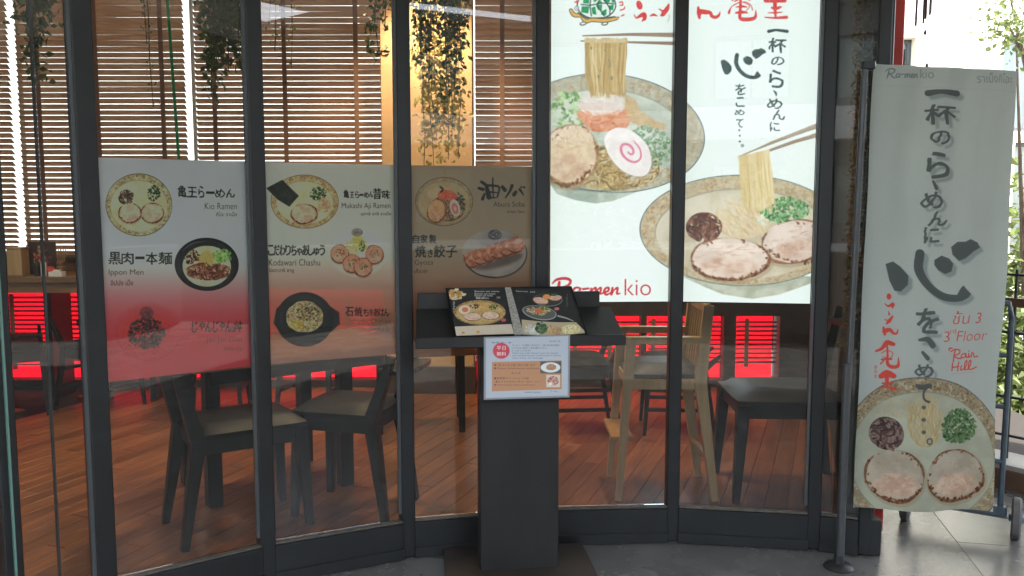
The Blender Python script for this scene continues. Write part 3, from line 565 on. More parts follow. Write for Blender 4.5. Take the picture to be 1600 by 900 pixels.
def paint_poster3(quad):
    q = [proj(p) for p in quad]; c = Cv(760, int(760 * (quad[0] - quad[3]).length / (quad[1] - quad[0]).length), q, (176, 160, 136))  # tan ground stands in for weaker light on this film
    bot_fade(c, 380, 500, (150, 100, 78), .75, .95, .75)
    K = (46, 50, 44); T_ = (70, 60, 50)
    bowl(c, 694, 315, 45, 38, 0, rim=.1, soup=(184, 164, 124), soup2=(194, 176, 138), band=(190, 170, 130), speck=(150, 122, 80), edge=(84, 62, 42), den=.6)
    strands(c, 700, 325, 26, 20, 110, [(140, 96, 56), (112, 78, 50), (168, 122, 76)], 1.8); leaves_(c, 718, 318, 8, 16, 50, [(70, 78, 52), (50, 58, 44)], 2); leaves_(c, 673, 337, 5, 5, 20, [(62, 66, 44)], 2)
    c.poly(ell(699, 305, 15, 8, 8, irr=.1), (204, 104, 76), 1, col2=(220, 136, 100), cell=3); c.line([(688, 292), (692, 296), (689, 300)], 3, (56, 66, 48))
    chashu(c, 682, 330, 14, 19, 8, (200, 160, 112), (150, 104, 66), 6); c.poly(ell(711, 325, 8, 14, -14), (206, 196, 180)); c.poly(ell(711, 326, 5, 9, -14), (206, 120, 108), .8); c.poly(ell(711, 326, 2, 4, -14), (214, 190, 170))
    S_ = lambda P, w: strokepoly(P, w)
    c.polys([S_([(752, 284), (758, 288)], [4, 5]), S_([(748, 294), (755, 296)], [4, 5]), S_([(754, 311), (757, 303)], [5, 3]), S_([(760, 290), (762, 300), (764, 308)], [5, 7, 8]), S_([(760, 290), (770, 290), (780, 293), (777, 308)], [4, 3.4, 3, 2.4]), S_([(770, 278), (770, 292), (771, 309)], [2, 2.4, 1.8]), S_([(763, 309), (775, 309)], [3, 1.6]), S_([(764, 300), (777, 301)], [3, 1.6]),
             S_([(785, 292), (789, 297)], [5, 6]), S_([(800, 290), (797, 298), (790, 309)], [5, 3.6, 2]), S_([(806, 300), (803, 304)], [5, 6]), S_([(812, 296), (815, 300), (818, 305)], [4, 3, 1.6]), S_([(814, 292), (815, 293)], 2.4), S_([(818, 292), (820, 293)], 2.4)], K)
    c.text('Abura Soba', 771, 315, 820, 323, T_, off=-.01); c.text('อาบุระ โซบะ', 792, 328, 820, 334, T_)
    for t, x0, x1 in (('自', 645, 655), ('家', 657, 668), ('製', 671, 681)): c.text(t, x0, 367, x1, 380, K, off=.03, wob=.05)
    for t, x0, x1, y0 in (('焼', 649, 665, 384), ('き', 669, 676, 390), ('餃', 678, 695, 383), ('子', 697, 714, 384)): c.text(t, x0, y0, x1, 402, K, off=.035, wob=.05)
    c.text('Gyoza', 648, 406, 677, 416, T_, off=-.01); c.text('เกี๊ยวซ่า', 648, 420, 668, 427, T_)
    c.poly(ell(773, 397, 51, 38, 0, 90), (110, 96, 84)); c.poly(ell(772, 395.5, 50, 37, 0, 90), (168, 162, 156), 1, col2=(180, 172, 162), cell=20)
    c.poly(ell(773, 367, 11, 8.5), (124, 118, 116), .9); strands(c, 773, 367, 9, 7, 50, [(78, 76, 76), (168, 160, 156)], 1, .8)
    c.poly(ell(778, 408, 40, 10, -14), (90, 66, 54), .6, soft=4)
    for k in range(6):
        x = 738 + k * 13.6; y = 406 - k * 4.6; c.poly(ell(x, y, 13, 14, -60, irr=.05, seed=k), (176, 112, 82), 1, col2=(208, 158, 124), cell=5); c.poly(ell(x + 3, y - 5, 7, 4, -20), (222, 192, 164), .7, soft=1.5); c.line([(x - 10, y + 8), (x - 2, y + 12), (x + 8, y + 9)], [2, 3.4, 2], (120, 66, 44), .8)
    c.line([(724, 398), (730, 415), (748, 429), (775, 434)], [1, 2.4, 2], (70, 56, 48), .7)
    c.grain(.02); return c.image('poster_print', 1.25, con=1.25)
def paint_banner(quad):
    q = [proj(p) for p in quad]; c = Cv(900, int(900 * (quad[0] - quad[3]).length / (quad[1] - quad[0]).length), q, (168, 174, 169))
    K = (80, 86, 84); SH = (132, 142, 138); RED = (192, 78, 66)
    n1 = vnoise(c.h, c.w, 300, 5, 3)[..., None]; c.a[..., :3] *= (.985 + .03 * n1)
    script_ramen(c, 1385, 107, .49, .56, (112, 124, 126), 1.7); c.text('ราเม็งคิโอะ', 1527, 114, 1584, 130, (120, 130, 130), off=.0)
    T = [('一', 1449, 139, 1500, 154, .0), ('杯', 1447, 165, 1493, 196, .045), ('の', 1453, 206, 1484, 227, .05), ('ら', 1447, 240, 1482, 281, .045), ('め', 1439, 303, 1472, 329, .05), ('ん', 1449, 333, 1479, 356, .05), ('に', 1443, 358, 1466, 383, .045), ('を', 1430, 485, 1464, 523, .05), ('め', 1427, 570, 1456, 590, .06), ('て', 1431, 600, 1453, 630, .05)]
    for dx, dy, col, so in ((6, 6, SH, 2.2), (0, 0, K, 0)):
        kw = dict(soft=so) if so else {}
        for t, x0, y0, x1, y1, o in T:
            if t == '一': c.line([(1452 + dx, 146 + dy), (1470 + dx, 144 + dy), (1496 + dx, 147 + dy)], [10, 7, 10], col, .9, **kw)
            else: c.text(t, x0 + dx, y0 + dy, x1 + dx, y1 + dy, col, off=o, wob=.05, al=.9, **kw)
        c.line([(1456 + dx, 286 + dy), (1461 + dx, 297 + dy)], [4, 6], col, .9, **kw)
        c.polys([strokepoly([(1433 + dx, 533 + dy), (1446 + dx, 532 + dy), (1454 + dx, 541 + dy)], [4, 9, 10]), strokepoly([(1438 + dx, 552 + dy), (1446 + dx, 561 + dy)], [5, 7])], col, .9, **kw)
        heart_kanji(c, 1383 + dx, 377 + dy, .985, 1.0, col, .95, **kw)
    bowl(c, 1441, 718, 128, 128, 0, rim=.15, soup=(158, 160, 142), soup2=(168, 172, 154), band=(160, 148, 120), speck=(122, 104, 78), edge=(122, 124, 112), den=1.2, ioff=.0)
    for a in range(130): 
        t = rnd(3.3, 6.1); q_ = rnd(.86, .985); c.poly(ell(1441 + 128 * q_ * math.cos(t), 718 + 128 * q_ * math.sin(t), rnd(1, 3.4), rnd(.8, 1.8), rnd(0, 180), 8, irr=.2, seed=a), jit((112, 88, 60), 16), .6)
    strands(c, 1443, 655, 28, 42, 230, [(176, 158, 116), (166, 146, 102), (184, 170, 132)], 2.0, .55, rot=90, curl=.4); strands(c, 1395, 640, 36, 14, 60, [(172, 156, 124)], 2, .4)
    strands(c, 1385, 680, 24, 24, 260, [(86, 66, 60), (66, 50, 48), (108, 88, 80), (126, 108, 100)], 2.8, .95)
    leaves_(c, 1497, 668, 27, 27, 420, [(72, 100, 62), (88, 116, 74), (58, 84, 54), (108, 132, 92)], 2.8)
    chashu(c, 1397, 744, 45, 40, 0, (158, 150, 132), (92, 76, 62), 21); chashu(c, 1490, 744, 46, 40, 0, (156, 148, 130), (92, 76, 62), 22)
    c.line([(1430, 604), (1440, 606), (1450, 603)], [6, 9, 7], K, .9); c.text('て', 1431, 604, 1453, 630, K, off=.04)
    for y in (637, 656, 675): c.poly(ell(1441, y, 3.4, 3), K, .9)
    c.poly(ell(1450, 689, 5, 5.4), K, .9); c.poly(ell(1450, 689, 2.8, 3.2), (160, 156, 134))
    # red column
    c.poly(ell(1390, 468, 3.6, 4.8), RED); c.line([(1383, 479), (1389, 483), (1396, 480), (1395, 486)], [1.2, 3, 6, 2], RED); c.line([(1389, 491), (1390, 496)], [1.2, 3], RED); c.polys([strokepoly([(1395, 499), (1390, 506), (1386, 510)], [3, 6, 3]), strokepoly([(1383, 504), (1390, 506)], 1.6)], RED)
    c.polys([strokepoly([(1381, 516), (1382, 522), (1383, 527)], [3, 6, 4]), strokepoly([(1384, 521), (1391, 520), (1396, 525), (1401, 525), (1403, 519)], [7, 6, 4, 3, 1.4])], RED)
    c.polys([strokepoly([(1369, 553), (1378, 549), (1386, 540), (1396, 542)], [3, 5, 8, 6]), strokepoly([(1386, 540), (1387, 556), (1387, 572), (1393, 577), (1402, 575), (1403, 562)], [3, 3, 5, 6, 5, 1]), strokepoly([(1378, 556), (1386, 552), (1395, 556), (1390, 564), (1380, 562)], 1.3), strokepoly([(1378, 566), (1393, 565)], 3), strokepoly([(1376, 573), (1381, 568)], 2)], RED)
    c.polys([strokepoly([(1377, 592), (1386, 588), (1396, 591)], [8, 12, 8]), strokepoly([(1386, 590), (1386, 609)], [7, 4]), strokepoly([(1375, 610), (1386, 609), (1398, 611)], [2, 3, 5]), strokepoly([(1379, 603), (1394, 602)], 2.4)], RED)
    for k, t in enumerate('慶和堂'): c.text(t, 1366.5, 575 + k * 7, 1371, 580.5 + k * 7, (170, 90, 84))
    c.text('ชั้น 3', 1487, 489, 1533, 509, RED, off=-.012, shear=.08); c.text('3', 1472, 520, 1481, 536, RED, off=-.015, shear=.1); c.text('rd', 1482, 516, 1491, 523, RED, off=-.01); c.text('Floor', 1493, 520, 1543, 536, RED, off=-.015, shear=.06)
    W2 = 1.9
    L = [[(1487, 567), (1488, 558), (1490, 549)], [(1483, 551), (1490, 548), (1497, 550), (1496, 555), (1488, 558), (1494, 562), (1500, 563)], [(1508, 556), (1502, 556), (1500, 561), (1506, 561), (1508, 556), (1509, 562), (1512, 561)], [(1513, 556), (1513, 562), (1516, 560)], [(1518, 562), (1518, 556), (1521, 556), (1523, 562), (1529, 561)], [(1513, 552), (1513.6, 552.6)],
         [(1485, 581), (1486, 569)], [(1496, 568), (1495, 576), (1495, 582)], [(1485, 576), (1496, 575)], [(1501, 574), (1500, 581), (1504, 580)], [(1506, 581), (1507, 570), (1510, 567), (1510, 573), (1507, 580), (1511, 581)], [(1513, 581), (1514, 570), (1517, 567), (1517, 573), (1514, 580), (1520, 581), (1527, 578)], [(1480, 549), (1481, 546), (1485, 546)]]
    for P in L: c.line(P, W2, RED)
    for k in range(26): c.line([(1485 + k * 1.5, 586), (1485.9 + k * 1.5, 586)], .7, (176, 120, 112), .6)
    # hem and weave
    c.line([(q[0][0], q[0][1] + 33), (q[1][0], q[1][1] + 33)], .8, (150, 158, 154), .5)
    yy = np.sin(np.arange(c.h) * 1.9)[:, None, None] * .006; c.a[..., :3] *= 1 + yy; c.grain(.018)
    return c.image('banner_print', 1.36)
def paint_menu(quad, side):
    q = [proj(p) for p in quad]; c = Cv(520, 640, q, (48, 50, 50)); WH = (196, 196, 190)
    c.a[..., :3] *= 1 + .25 * (vnoise(c.h, c.w, 60, 2)[..., None] - .5)
    if side == 0:
        leaves_(c, 712, 460, 14, 8, 60, [(196, 160, 96), (172, 132, 84), (204, 190, 160)], 3)
        for x0, y, x1 in ((742, 455, 780), (742, 459, 774), (742, 462, 770), (744, 466, 764)): c.text('Ramen set menu', x0, y - 1, x1, y + 1.8, WH, off=.02)
        c.text('醤油', 744, 464, 758, 467.5, WH); c.text('280', 776, 464, 782, 467, WH); c.text('塩味', 708, 470, 711, 490, WH)
        bowl(c, 750, 489, 40.5, 19.5, 0, rim=.1, soup=(176, 148, 96), soup2=(192, 168, 120), band=(176, 142, 88), speck=(120, 78, 40), edge=(120, 90, 50), den=1)
        c.poly(ell(726, 485, 9, 7), (214, 200, 180)); c.poly(ell(727, 485, 5, 4), (206, 120, 90)); leaves_(c, 742, 479, 8, 4, 30, [(92, 54, 52), (70, 44, 40)], 1.4); strands(c, 758, 482, 10, 6, 40, [(204, 160, 90), (190, 140, 74)], 1); leaves_(c, 772, 481, 7, 4, 40, [(56, 92, 48), (78, 112, 60)], 1.3)
        chashu(c, 739, 496, 13.5, 6.5, 0, (200, 176, 156), (90, 60, 40), 2); chashu(c, 767, 494, 14, 6.5, 0, (200, 176, 156), (90, 60, 40), 3); c.poly(ell(787, 501, 4, 2.6), (190, 90, 90))
        c.poly([(710, 511), (799, 507), (805, 526), (711, 528)], (196, 186, 166)); c.poly(ell(724, 520, 2.6, 1.6), (200, 130, 90)); c.poly(ell(747, 519, 3, 2.2), (206, 140, 90))
    else:
        c.poly(ell(856, 467, 23, 10, 3), (120, 128, 126)); c.poly(ell(856, 466.5, 22, 9.3, 3), (60, 62, 60)); chashu(c, 845, 468, 12, 5.5, 10, (204, 166, 146), (110, 70, 50), 2); chashu(c, 868, 464, 10, 4.5, 0, (204, 166, 146), (110, 70, 50), 4); c.poly(ell(854, 462, 6, 4), (214, 150, 84)); c.poly(ell(866, 459, 5, 2), (70, 100, 60))
        c.poly(ell(843, 487, 27, 11, 8), (150, 160, 160)); c.poly(ell(843, 486.5, 25.5, 10, 8), (92, 96, 90)); leaves_(c, 843, 484, 20, 6, 90, [(196, 160, 130), (176, 136, 110), (150, 150, 92), (204, 184, 156)], 2); c.poly(ell(842, 484, 7, 3), (206, 112, 66)); leaves_(c, 851, 480, 7, 2.5, 20, [(96, 130, 60)], 1.6)
        c.text('Special', 806, 453, 824, 455.6, WH, off=.02); c.text('260', 828, 453, 836, 455.6, WH); c.poly(ell(870, 481, 4, 2.4), (200, 110, 110)); c.line([(872, 492), (885, 496), (896, 501)], [2.6, 2.2, 1.4], (150, 156, 150)); c.text('つけ麺', 884, 458, 887, 480, WH, al=.5)
        c.poly([(815, 499), (900, 503), (922, 526), (816, 526)], (176, 164, 136))
        leaves_(c, 832, 515, 13, 8, 50, [(206, 206, 196), (190, 190, 184)], 3); leaves_(c, 846, 511, 9, 9, 60, [(92, 118, 84), (60, 84, 62)], 2.4); leaves_(c, 866, 514, 12, 7, 60, [(190, 160, 120), (170, 136, 100)], 2.4); strands(c, 892, 514, 16, 7, 60, [(206, 196, 140), (220, 214, 170)], 1.6)
    c.grain(.03); return c.image('menu_print', 1.15, soft=.2)
def paint_notice(quad):
    q = [proj(p) for p in quad]; c = Cv(680, 480, q, (168, 176, 186)); B = (70, 92, 116); K = (64, 70, 84); O = (172, 128, 96)
    c.poly(ell(783, 548, 13, 12.4), (186, 74, 84)); c.text('平日', 776, 540.5, 790, 547, (224, 200, 204), off=.02); c.text('無料', 776, 549.5, 790.5, 556, (224, 200, 204), off=.02)
    c.text('毎週 月〜金', 768, 534, 799, 536.4, K, al=.8); c.text('2014年 7月', 858, 532, 875, 534.6, K, al=.8)
    for k, (t, x1) in enumerate((('ラーメン、つけ麺をご注文の方、一番人気の餃子無料！', 874), ('こちらの小鉢を一品お選び下さい。', 855), ('トッピングも可', 828))): c.text(t, 800, 538 + k * 4.2, x1, 540.8 + k * 4.2, K, al=.8)
    for k, (t, x1) in enumerate((('When you order Ramen lunch set, choose', 872), ('one complimentary small bowl of choice', 876), ('rice free of charge', 848))): c.text(t, 800, 550.5 + k * 3.8, x1, 553.3 + k * 3.8, B, al=.9)
    c.poly([(768.5, 565.5), (877.5, 563), (877.5, 608), (768.5, 611.5)], O)
    c.text('●ご飯 または 小盛り丼から選べます', 772, 568, 836, 572.4, (96, 70, 66), al=.8); c.text('● Ramen complimentary small bowl', 772, 574, 842, 577.4, (96, 60, 60), al=.8); c.text('または', 799, 581, 813, 584.6, (90, 66, 60), al=.7)
    c.text('●自家製チャーシュー小鉢', 772, 589, 826, 592.8, (80, 60, 60), al=.8); c.text('●おすすめのおつまみ一品サービス', 774, 594.6, 844, 598, (96, 66, 64), al=.7); c.text('● Homemade chashu small plate', 772, 600, 836, 603, (96, 60, 60), al=.7)
    c.rect(844, 564.6, 877, 583.4, (84, 84, 80)); c.poly(ell(860, 574, 15.4, 8), (206, 210, 212)); c.poly(ell(861, 573.6, 8, 5, irr=.1), (150, 112, 92), 1, col2=(176, 136, 112), cell=2)
    c.rect(853.4, 585.6, 875, 605, (196, 188, 176)); c.poly(ell(864, 595, 9, 7.4), (146, 76, 66), 1, col2=(190, 160, 148), cell=2.4); c.poly(ell(860, 599.6, 3, 2.4), (214, 206, 200))
    c.text('www.ramen', 819, 612, 845, 614, K, al=.7); c.text('らーめん', 860, 610, 872, 613, K, al=.7)
    c.grain(.015); return c.image('notice_print', 1.3, soft=.2)
# ------------------------------------------------------------------ shared materials
M = {}
M['alu'] = mat('dark_anodised_aluminium', (0.0155, 0.0175, 0.0185), 0.42, 0.0, nscale=9, nvar=.2, rvar=.08, spec=.5)
M['trim'] = mat('grey_glazing_gasket', (0.085, 0.095, 0.10), 0.35, 0.2, nscale=20, nvar=.1)
M['sill'] = mat('worn_metal_sill', (0.12, 0.11, 0.095), 0.45, 0.3, nscale=30, nvar=.3)
M['glass'] = glass_mat('shopfront_glass', (0.94, 0.955, 0.945), dirt=.008)
M['winglass'] = glass_mat('window_glass', (0.92, 0.96, 0.94), dirt=.01)
M['plank'] = mat('oiled_wood_plank', (0.10, 0.040, 0.017), 0.33, nscale=7, nvar=.4, stretch=(4.5, .45, 1), rvar=.07, obj_rand=.22, col2=(0.25, 0.098, 0.040), bump=.06, bscale=40)
M['gap'] = mat('dark_joint', (0.02, 0.015, 0.012), 0.8)
M['conc'] = mat('polished_concrete', (0.128, 0.128, 0.122), 0.27, nscale=4, nvar=.2, rvar=.12, bump=.05, bscale=60)
M['tile'] = mat('grey_floor_tile', (0.135, 0.135, 0.131), 0.24, nscale=5, nvar=.2, rvar=.1, obj_rand=.03, bump=.03, bscale=30)
M['blackwood'] = mat('black_stained_wood', (0.013, 0.0135, 0.013), 0.45, nscale=9, stretch=(1, 1, .3), rvar=.14, col2=(0.021, 0.021, 0.020), bump=.08, bscale=90)
M['chairwood'] = mat('dark_chair_wood', (0.0085, 0.009, 0.009), 0.42, spec=.35, nscale=12, nvar=.3, rvar=.08)
M['leather'] = mat('black_leatherette', (0.010, 0.010, 0.011), 0.45, spec=.2, nscale=90, nvar=.15, rvar=.05, bump=.12, bscale=160)
M['brownleather'] = mat('dark_brown_leatherette', (0.020, 0.017, 0.016), 0.45, spec=.3, nscale=90, nvar=.15, rvar=.05, bump=.12, bscale=160)
M['lightwood'] = mat('light_beech_wood', (0.44, 0.30, 0.15), 0.42, nscale=8, nvar=.18, stretch=(3, 3, .3))
M['tabletop'] = mat('oak_veneer_top', (0.32, 0.18, 0.085), 0.4, nscale=8, nvar=.2, stretch=(.4, 3, 1))
M['counter'] = mat('counter_wood', (0.20, 0.115, 0.062), 0.4, nscale=8, nvar=.25, stretch=(.3, 3, 2))
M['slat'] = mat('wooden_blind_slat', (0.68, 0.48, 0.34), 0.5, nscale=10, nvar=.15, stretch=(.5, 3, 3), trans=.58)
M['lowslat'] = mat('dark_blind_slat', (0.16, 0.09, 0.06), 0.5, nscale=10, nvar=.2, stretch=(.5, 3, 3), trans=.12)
M['tape'] = mat('brown_ladder_tape', (0.42, 0.25, 0.17), 0.8, nscale=80, nvar=.15, trans=.4)
M['ochre'] = mat('ochre_plaster', (0.66, 0.42, 0.22), 0.75, nscale=3, nvar=.14, bump=.1, bscale=30)
M['sidewall'] = mat('dark_matt_wall', (0.05, 0.05, 0.048), 0.95, nscale=4, nvar=.2, spec=.05)
M['darkwall'] = mat('dark_brown_panelling', (0.06, 0.04, 0.032), 0.6, nscale=5, nvar=.25)
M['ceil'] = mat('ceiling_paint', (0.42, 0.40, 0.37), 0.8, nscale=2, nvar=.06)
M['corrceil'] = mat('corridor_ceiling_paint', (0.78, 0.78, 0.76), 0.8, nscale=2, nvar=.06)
M['cream'] = mat('cream_render', (0.78, 0.74, 0.62), 0.85, nscale=1.2, nvar=.06, bump=.1, bscale=25)
M['white'] = mat('white_painted_render', (0.74, 0.74, 0.72), 0.8, nscale=1.5, nvar=.06)
M['shade'] = mat('weathered_grey_render', (0.17, 0.17, 0.16), 0.85, nscale=1.5, nvar=.12)
M['red'] = mat('red_painted_column', (0.50, 0.045, 0.035), 0.5, nscale=5, nvar=.12)
M['redglow'] = emis('emissive_red_film', (1.0, 0.006, 0.022), 1.7 / GAIN)  # emission stands in for daylight coming through red film
M['leafd'] = mat('dark_trailing_leaf', (0.045, 0.085, 0.028), 0.5, nscale=15, nvar=.5, trans=.4, col2=(0.12, 0.17, 0.05))
M['leafy'] = mat('leaf_reflection_yellow', (0.50, 0.44, 0.16), 0.55, nscale=12, nvar=.3, trans=.5, col2=(0.70, 0.62, 0.28))
M['leafr'] = mat('mixed_autumn_leaf', (0.09, 0.14, 0.04), 0.55, nscale=22, trans=.35, col2=(0.28, 0.11, 0.06))
M['leafg'] = mat('sunlit_tree_leaf', (0.11, 0.15, 0.045), 0.5, nscale=1.5, nvar=.4, trans=.5, col2=(0.19, 0.23, 0.08))
M['bark'] = mat('brown_bark', (0.11, 0.075, 0.05), 0.85, nscale=12, nvar=.3, bump=.3)
M['pole'] = mat('grey_painted_pole', (0.085, 0.09, 0.095), 0.35, 0.4, nscale=30, nvar=.1)
M['steel'] = mat('brushed_steel', (0.35, 0.36, 0.36), 0.35, 0.9, nscale=30, nvar=.1)
M['trolley'] = mat('blue_grey_enamel', (0.06, 0.095, 0.12), 0.38, nscale=25, nvar=.2, rvar=.1)
M['rubber'] = mat('grey_rubber', (0.10, 0.10, 0.10), 0.7, nscale=30, nvar=.2)
M['railm'] = mat('brown_handrail', (0.13, 0.075, 0.05), 0.4, nscale=10, nvar=.2)
M['darkmetal'] = mat('dark_metal', (0.04, 0.042, 0.045), 0.4, 0.5, nscale=30, nvar=.15)
M['brownpart'] = mat('brown_stained_base', (0.035, 0.027, 0.021), 0.45, nscale=10, nvar=.2)
M['pinkroof'] = mat('red_clay', (0.35, 0.11, 0.07), 0.6)
M['lampw'] = emis('warm_lamp_lens', (1.0, 0.72, 0.42), 6)
M['paper'] = mat('paper_white', (0.72, 0.72, 0.70), 0.6, nscale=40, nvar=.03)
M['lam'] = mat('laminate_sleeve', (0.30, 0.33, 0.37), 0.15, nscale=8, nvar=.08)
M['grnd'] = mat('courtyard_ground', (0.22, 0.21, 0.18), 0.9, nscale=.4, nvar=.3)
M['chime'] = mat('chime_tube', (0.12, 0.085, 0.095), 0.35, 0.5)
M['curtain'] = mat('sheer_curtain', (0.55, 0.58, 0.60), 0.8, nscale=9, nvar=.2, stretch=(6, 6, .1))
M['green'] = mat('green_cord', (0.05, 0.55, 0.25), 0.5, trans=.5)

# ------------------------------------------------------------------ ground, floors, ceilings
def struct(name, me, m, **k): return tag(obj(name, me, m, **k), kind='structure')
struct('courtyard_ground', boxm((0, 0, -7.5), (300, 300, 1)), M['grnd'])
# interior boards: base + planks
fl = struct('interior_floor', boxm((-1.0, 5.6, -0.06), (9.4, 6.4, 0.09)), M['gap'])
ang = math.radians(20.6); pd = Vector((math.sin(ang), math.cos(ang), 0)); pn = Vector((math.cos(ang), -math.sin(ang), 0))
PW, PL = 0.105, 1.22; bmp = boxm((0, 0, 0), (PW - .0025, PL - .003, .014), bev=.0012)
plank_me = bpy.data.meshes.new('plank'); bmp.to_mesh(plank_me); bmp.free(); plank_me.materials.append(M['plank'])
cnt = 0
for i in range(-60, 80):
    for j in range(-8, 12):
        c = Vector((-0.6, 5.0, 0)) + pn * (i * PW) + pd * ((j + (i * .37) % 1) * PL)
        if not (1.9 < c.y < 7.3 and -4.4 < c.x < 2.9): continue
        if c.y < 3.15 + .5 * min(0, c.x + .6) or c.x > 1.7 + (c.y - 3.5) * .36 + .3: continue
        if c.y > 5.9 and c.x < -3.3 or c.x < -4.0: continue
        if cnt >= 298: continue
        o = obj('plank', plank_me, None, fl, (c.x, c.y, -.0079 + R_.uniform(-.0006, .0004)), (0, 0, -ang)); cnt += 1
print('planks', cnt)
# outside floor: follows the curve of the shopfront
RW0, RW1 = Vector((1.545, 3.545, 0)), Vector((2.72, 7.0, 0))      # line of the side wall on the right
outer = [(-4.2, -2.4), (5.5, -2.4), (5.5, 0.9), (4.9, 1.3), (2.2, 5.05), (2.45, 5.6), (2.45, 6.2)]
path = [(n.x, n.y) for n in NODE]
poly = [(-4.2, -2.4), (5.5, -2.4), (5.5, 0.4), (2.35, 4.80), (2.05, 5.1)] + [(NODE[8].x + .05, NODE[8].y + .02)] + path[::-1] + [(-2.6, 1.4), (-4.2, 0.6)]
bm = bmesh.new(); prism(bm, poly, -0.25, 0.004); cor = struct('corridor_floor', bm, M['conc'])
TS = 0.45; tile_me = {}
def inside(x, y, P):
    r = False; n = len(P)
    for k in range(n):
        (a, b), (c2, d) = P[k], P[(k + 1) % n]
        if (b > y) != (d > y) and x < (c2 - a) * (y - b) / (d - b) + a: r = not r
    return r
def dseg(x, y, a, b):
    ax, ay = a; bx, by = b; t = max(0, min(1, ((x - ax) * (bx - ax) + (y - ay) * (by - ay)) / ((bx - ax) ** 2 + (by - ay) ** 2))); return math.hypot(x - ax - t * (bx - ax), y - ay - t * (by - ay))
tb = boxm((0, 0, 0), (TS - .0022, TS - .0022, .012), bev=.0006); tme = bpy.data.meshes.new('floor_tile'); tb.to_mesh(tme); tb.free(); tme.materials.append(M['tile'])
ta = math.radians(-12); tx = Vector((math.cos(ta), math.sin(ta), 0)); ty = Vector((-math.sin(ta), math.cos(ta), 0))
for i in range(-9, 12):
    for j in range(-7, 8):
        c = Vector((1.62, 3.05, 0)) + tx * (i * TS) + ty * (j * TS)
        cs = [c + tx * a + ty * b for a in (-.225, .225) for b in (-.225, .225)]
        if not all(inside(p.x, p.y, poly) for p in cs): continue
        if min(dseg(p.x, p.y, path[k], path[k + 1]) for p in cs + [c] for k in range(len(path) - 1)) < (.26 if c.x < 1.3 else .05): continue
        if c.y < -.5 and (i + j) % 1: continue
        obj('floor_tile', tme, None, cor, (c.x, c.y, -.0002 + R_.uniform(-.0004, .0004)), (0, 0, ta))
# ceilings
ic = [(-5.4, 7.4), (2.9, 7.4)] + [(RW1.x, RW1.y)] + path[::-1] + [(-5.4, 2.4)]
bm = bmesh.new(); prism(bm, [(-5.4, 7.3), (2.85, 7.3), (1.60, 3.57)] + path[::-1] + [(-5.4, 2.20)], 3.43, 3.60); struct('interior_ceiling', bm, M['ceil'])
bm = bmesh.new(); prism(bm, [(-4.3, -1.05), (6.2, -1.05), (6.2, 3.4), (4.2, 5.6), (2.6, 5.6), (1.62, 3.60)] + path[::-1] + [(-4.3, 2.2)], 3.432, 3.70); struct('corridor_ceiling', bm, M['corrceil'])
# walls of the room
struct('side_wall', (lambda b: (prism(b, [(-5.4, 2.3), (-5.3, 2.3), (-5.3, 7.3), (-5.4, 7.3)], 0, 3.42), b)[1])(bmesh.new()), M['darkwall'])
bm = bmesh.new(); d_ = (RW1 - RW0).normalized(); n_ = Vector((d_.y, -d_.x, 0)); q_ = [RW0 + d_ * .06, RW1, RW1 - n_ * .1, RW0 + d_ * .06 - n_ * .1]; prism(bm, [(p.x, p.y) for p in q_], 0.004, 3.42); struct('end_wall', bm, M['sidewall'])
struct('corridor_end_wall', boxm((-4.35, 0.4, 1.7), (0.12, 3.8, 3.4)), M['white'])
# kerb at the terrace edge
K0, K1 = Vector((2.12, 5.06, 0)), Vector((5.2, 0.74, 0)); kd = (K1 - K0).normalized(); kn = Vector((-kd.y, kd.x, 0)); kn = kn if kn.x > 0 else -kn
bm = bmesh.new(); prism(bm, [((K0 + kn * a + kd * b).x, (K0 + kn * a + kd * b).y) for a, b in ((.0, 0), (.0, (K1 - K0).length), (.26, (K1 - K0).length), (.26, 0))], -.2, .135)
tag(obj('terrace_kerb', bm, mat('worn_kerb_stone', (.34, .33, .30), .7, nscale=4, nvar=.25, bump=.2, bscale=30)), kind='structure')
bm = bmesh.new(); prism(bm, [((K0 + kn * a + kd * b).x, (K0 + kn * a + kd * b).y) for a, b in ((-.012, 0), (-.012, (K1 - K0).length), (-.001, (K1 - K0).length), (-.001, 0))], .004, .11)
struct('kerb_facing', bm, M['railm'])

# ------------------------------------------------------------------ back wall of the room: piers, panels, red film glowing in place of daylight, windows
YB = 6.90
def X(px, Y=YB): return on_y(px, 320, Y).x
bw = struct('back_wall', boxm((-1.28, YB + .10, 0.03), (8.2, .16, .06)), M['darkwall'])
obj('wood_panel', boxm((-2.8, YB + .10, .935), (5.16, .14, .25), bev=.004), M['counter'], bw)
obj('wood_panel', boxm((1.31, YB + .10, .825), (3.02, .14, .47), bev=.004), M['darkwall'], bw)
obj('panel_moulding', boxm((-1.28, YB + .02, 1.065), (8.2, .05, .025), bev=.003), M['darkwall'], bw)
obj('window_head', boxm((-1.28, YB + .10, 3.34), (8.2, .14, .16)), M['darkwall'], bw)
for px, w in ((-165, .12), (1010, .045), (1147, .10), (1262, .37)):
    pass
obj('wall_pier', boxm((2.56, YB + .105, 1.71), (.50, .15, 3.40)), M['darkwall'], bw)
for px, w in ((-165, .12), (1010, .045), (1147, .10), (1262, .37)):
    obj('wall_pier', boxm((X(px), YB + .11, 1.71), (w, .17, 3.40)), M['darkwall'], bw)
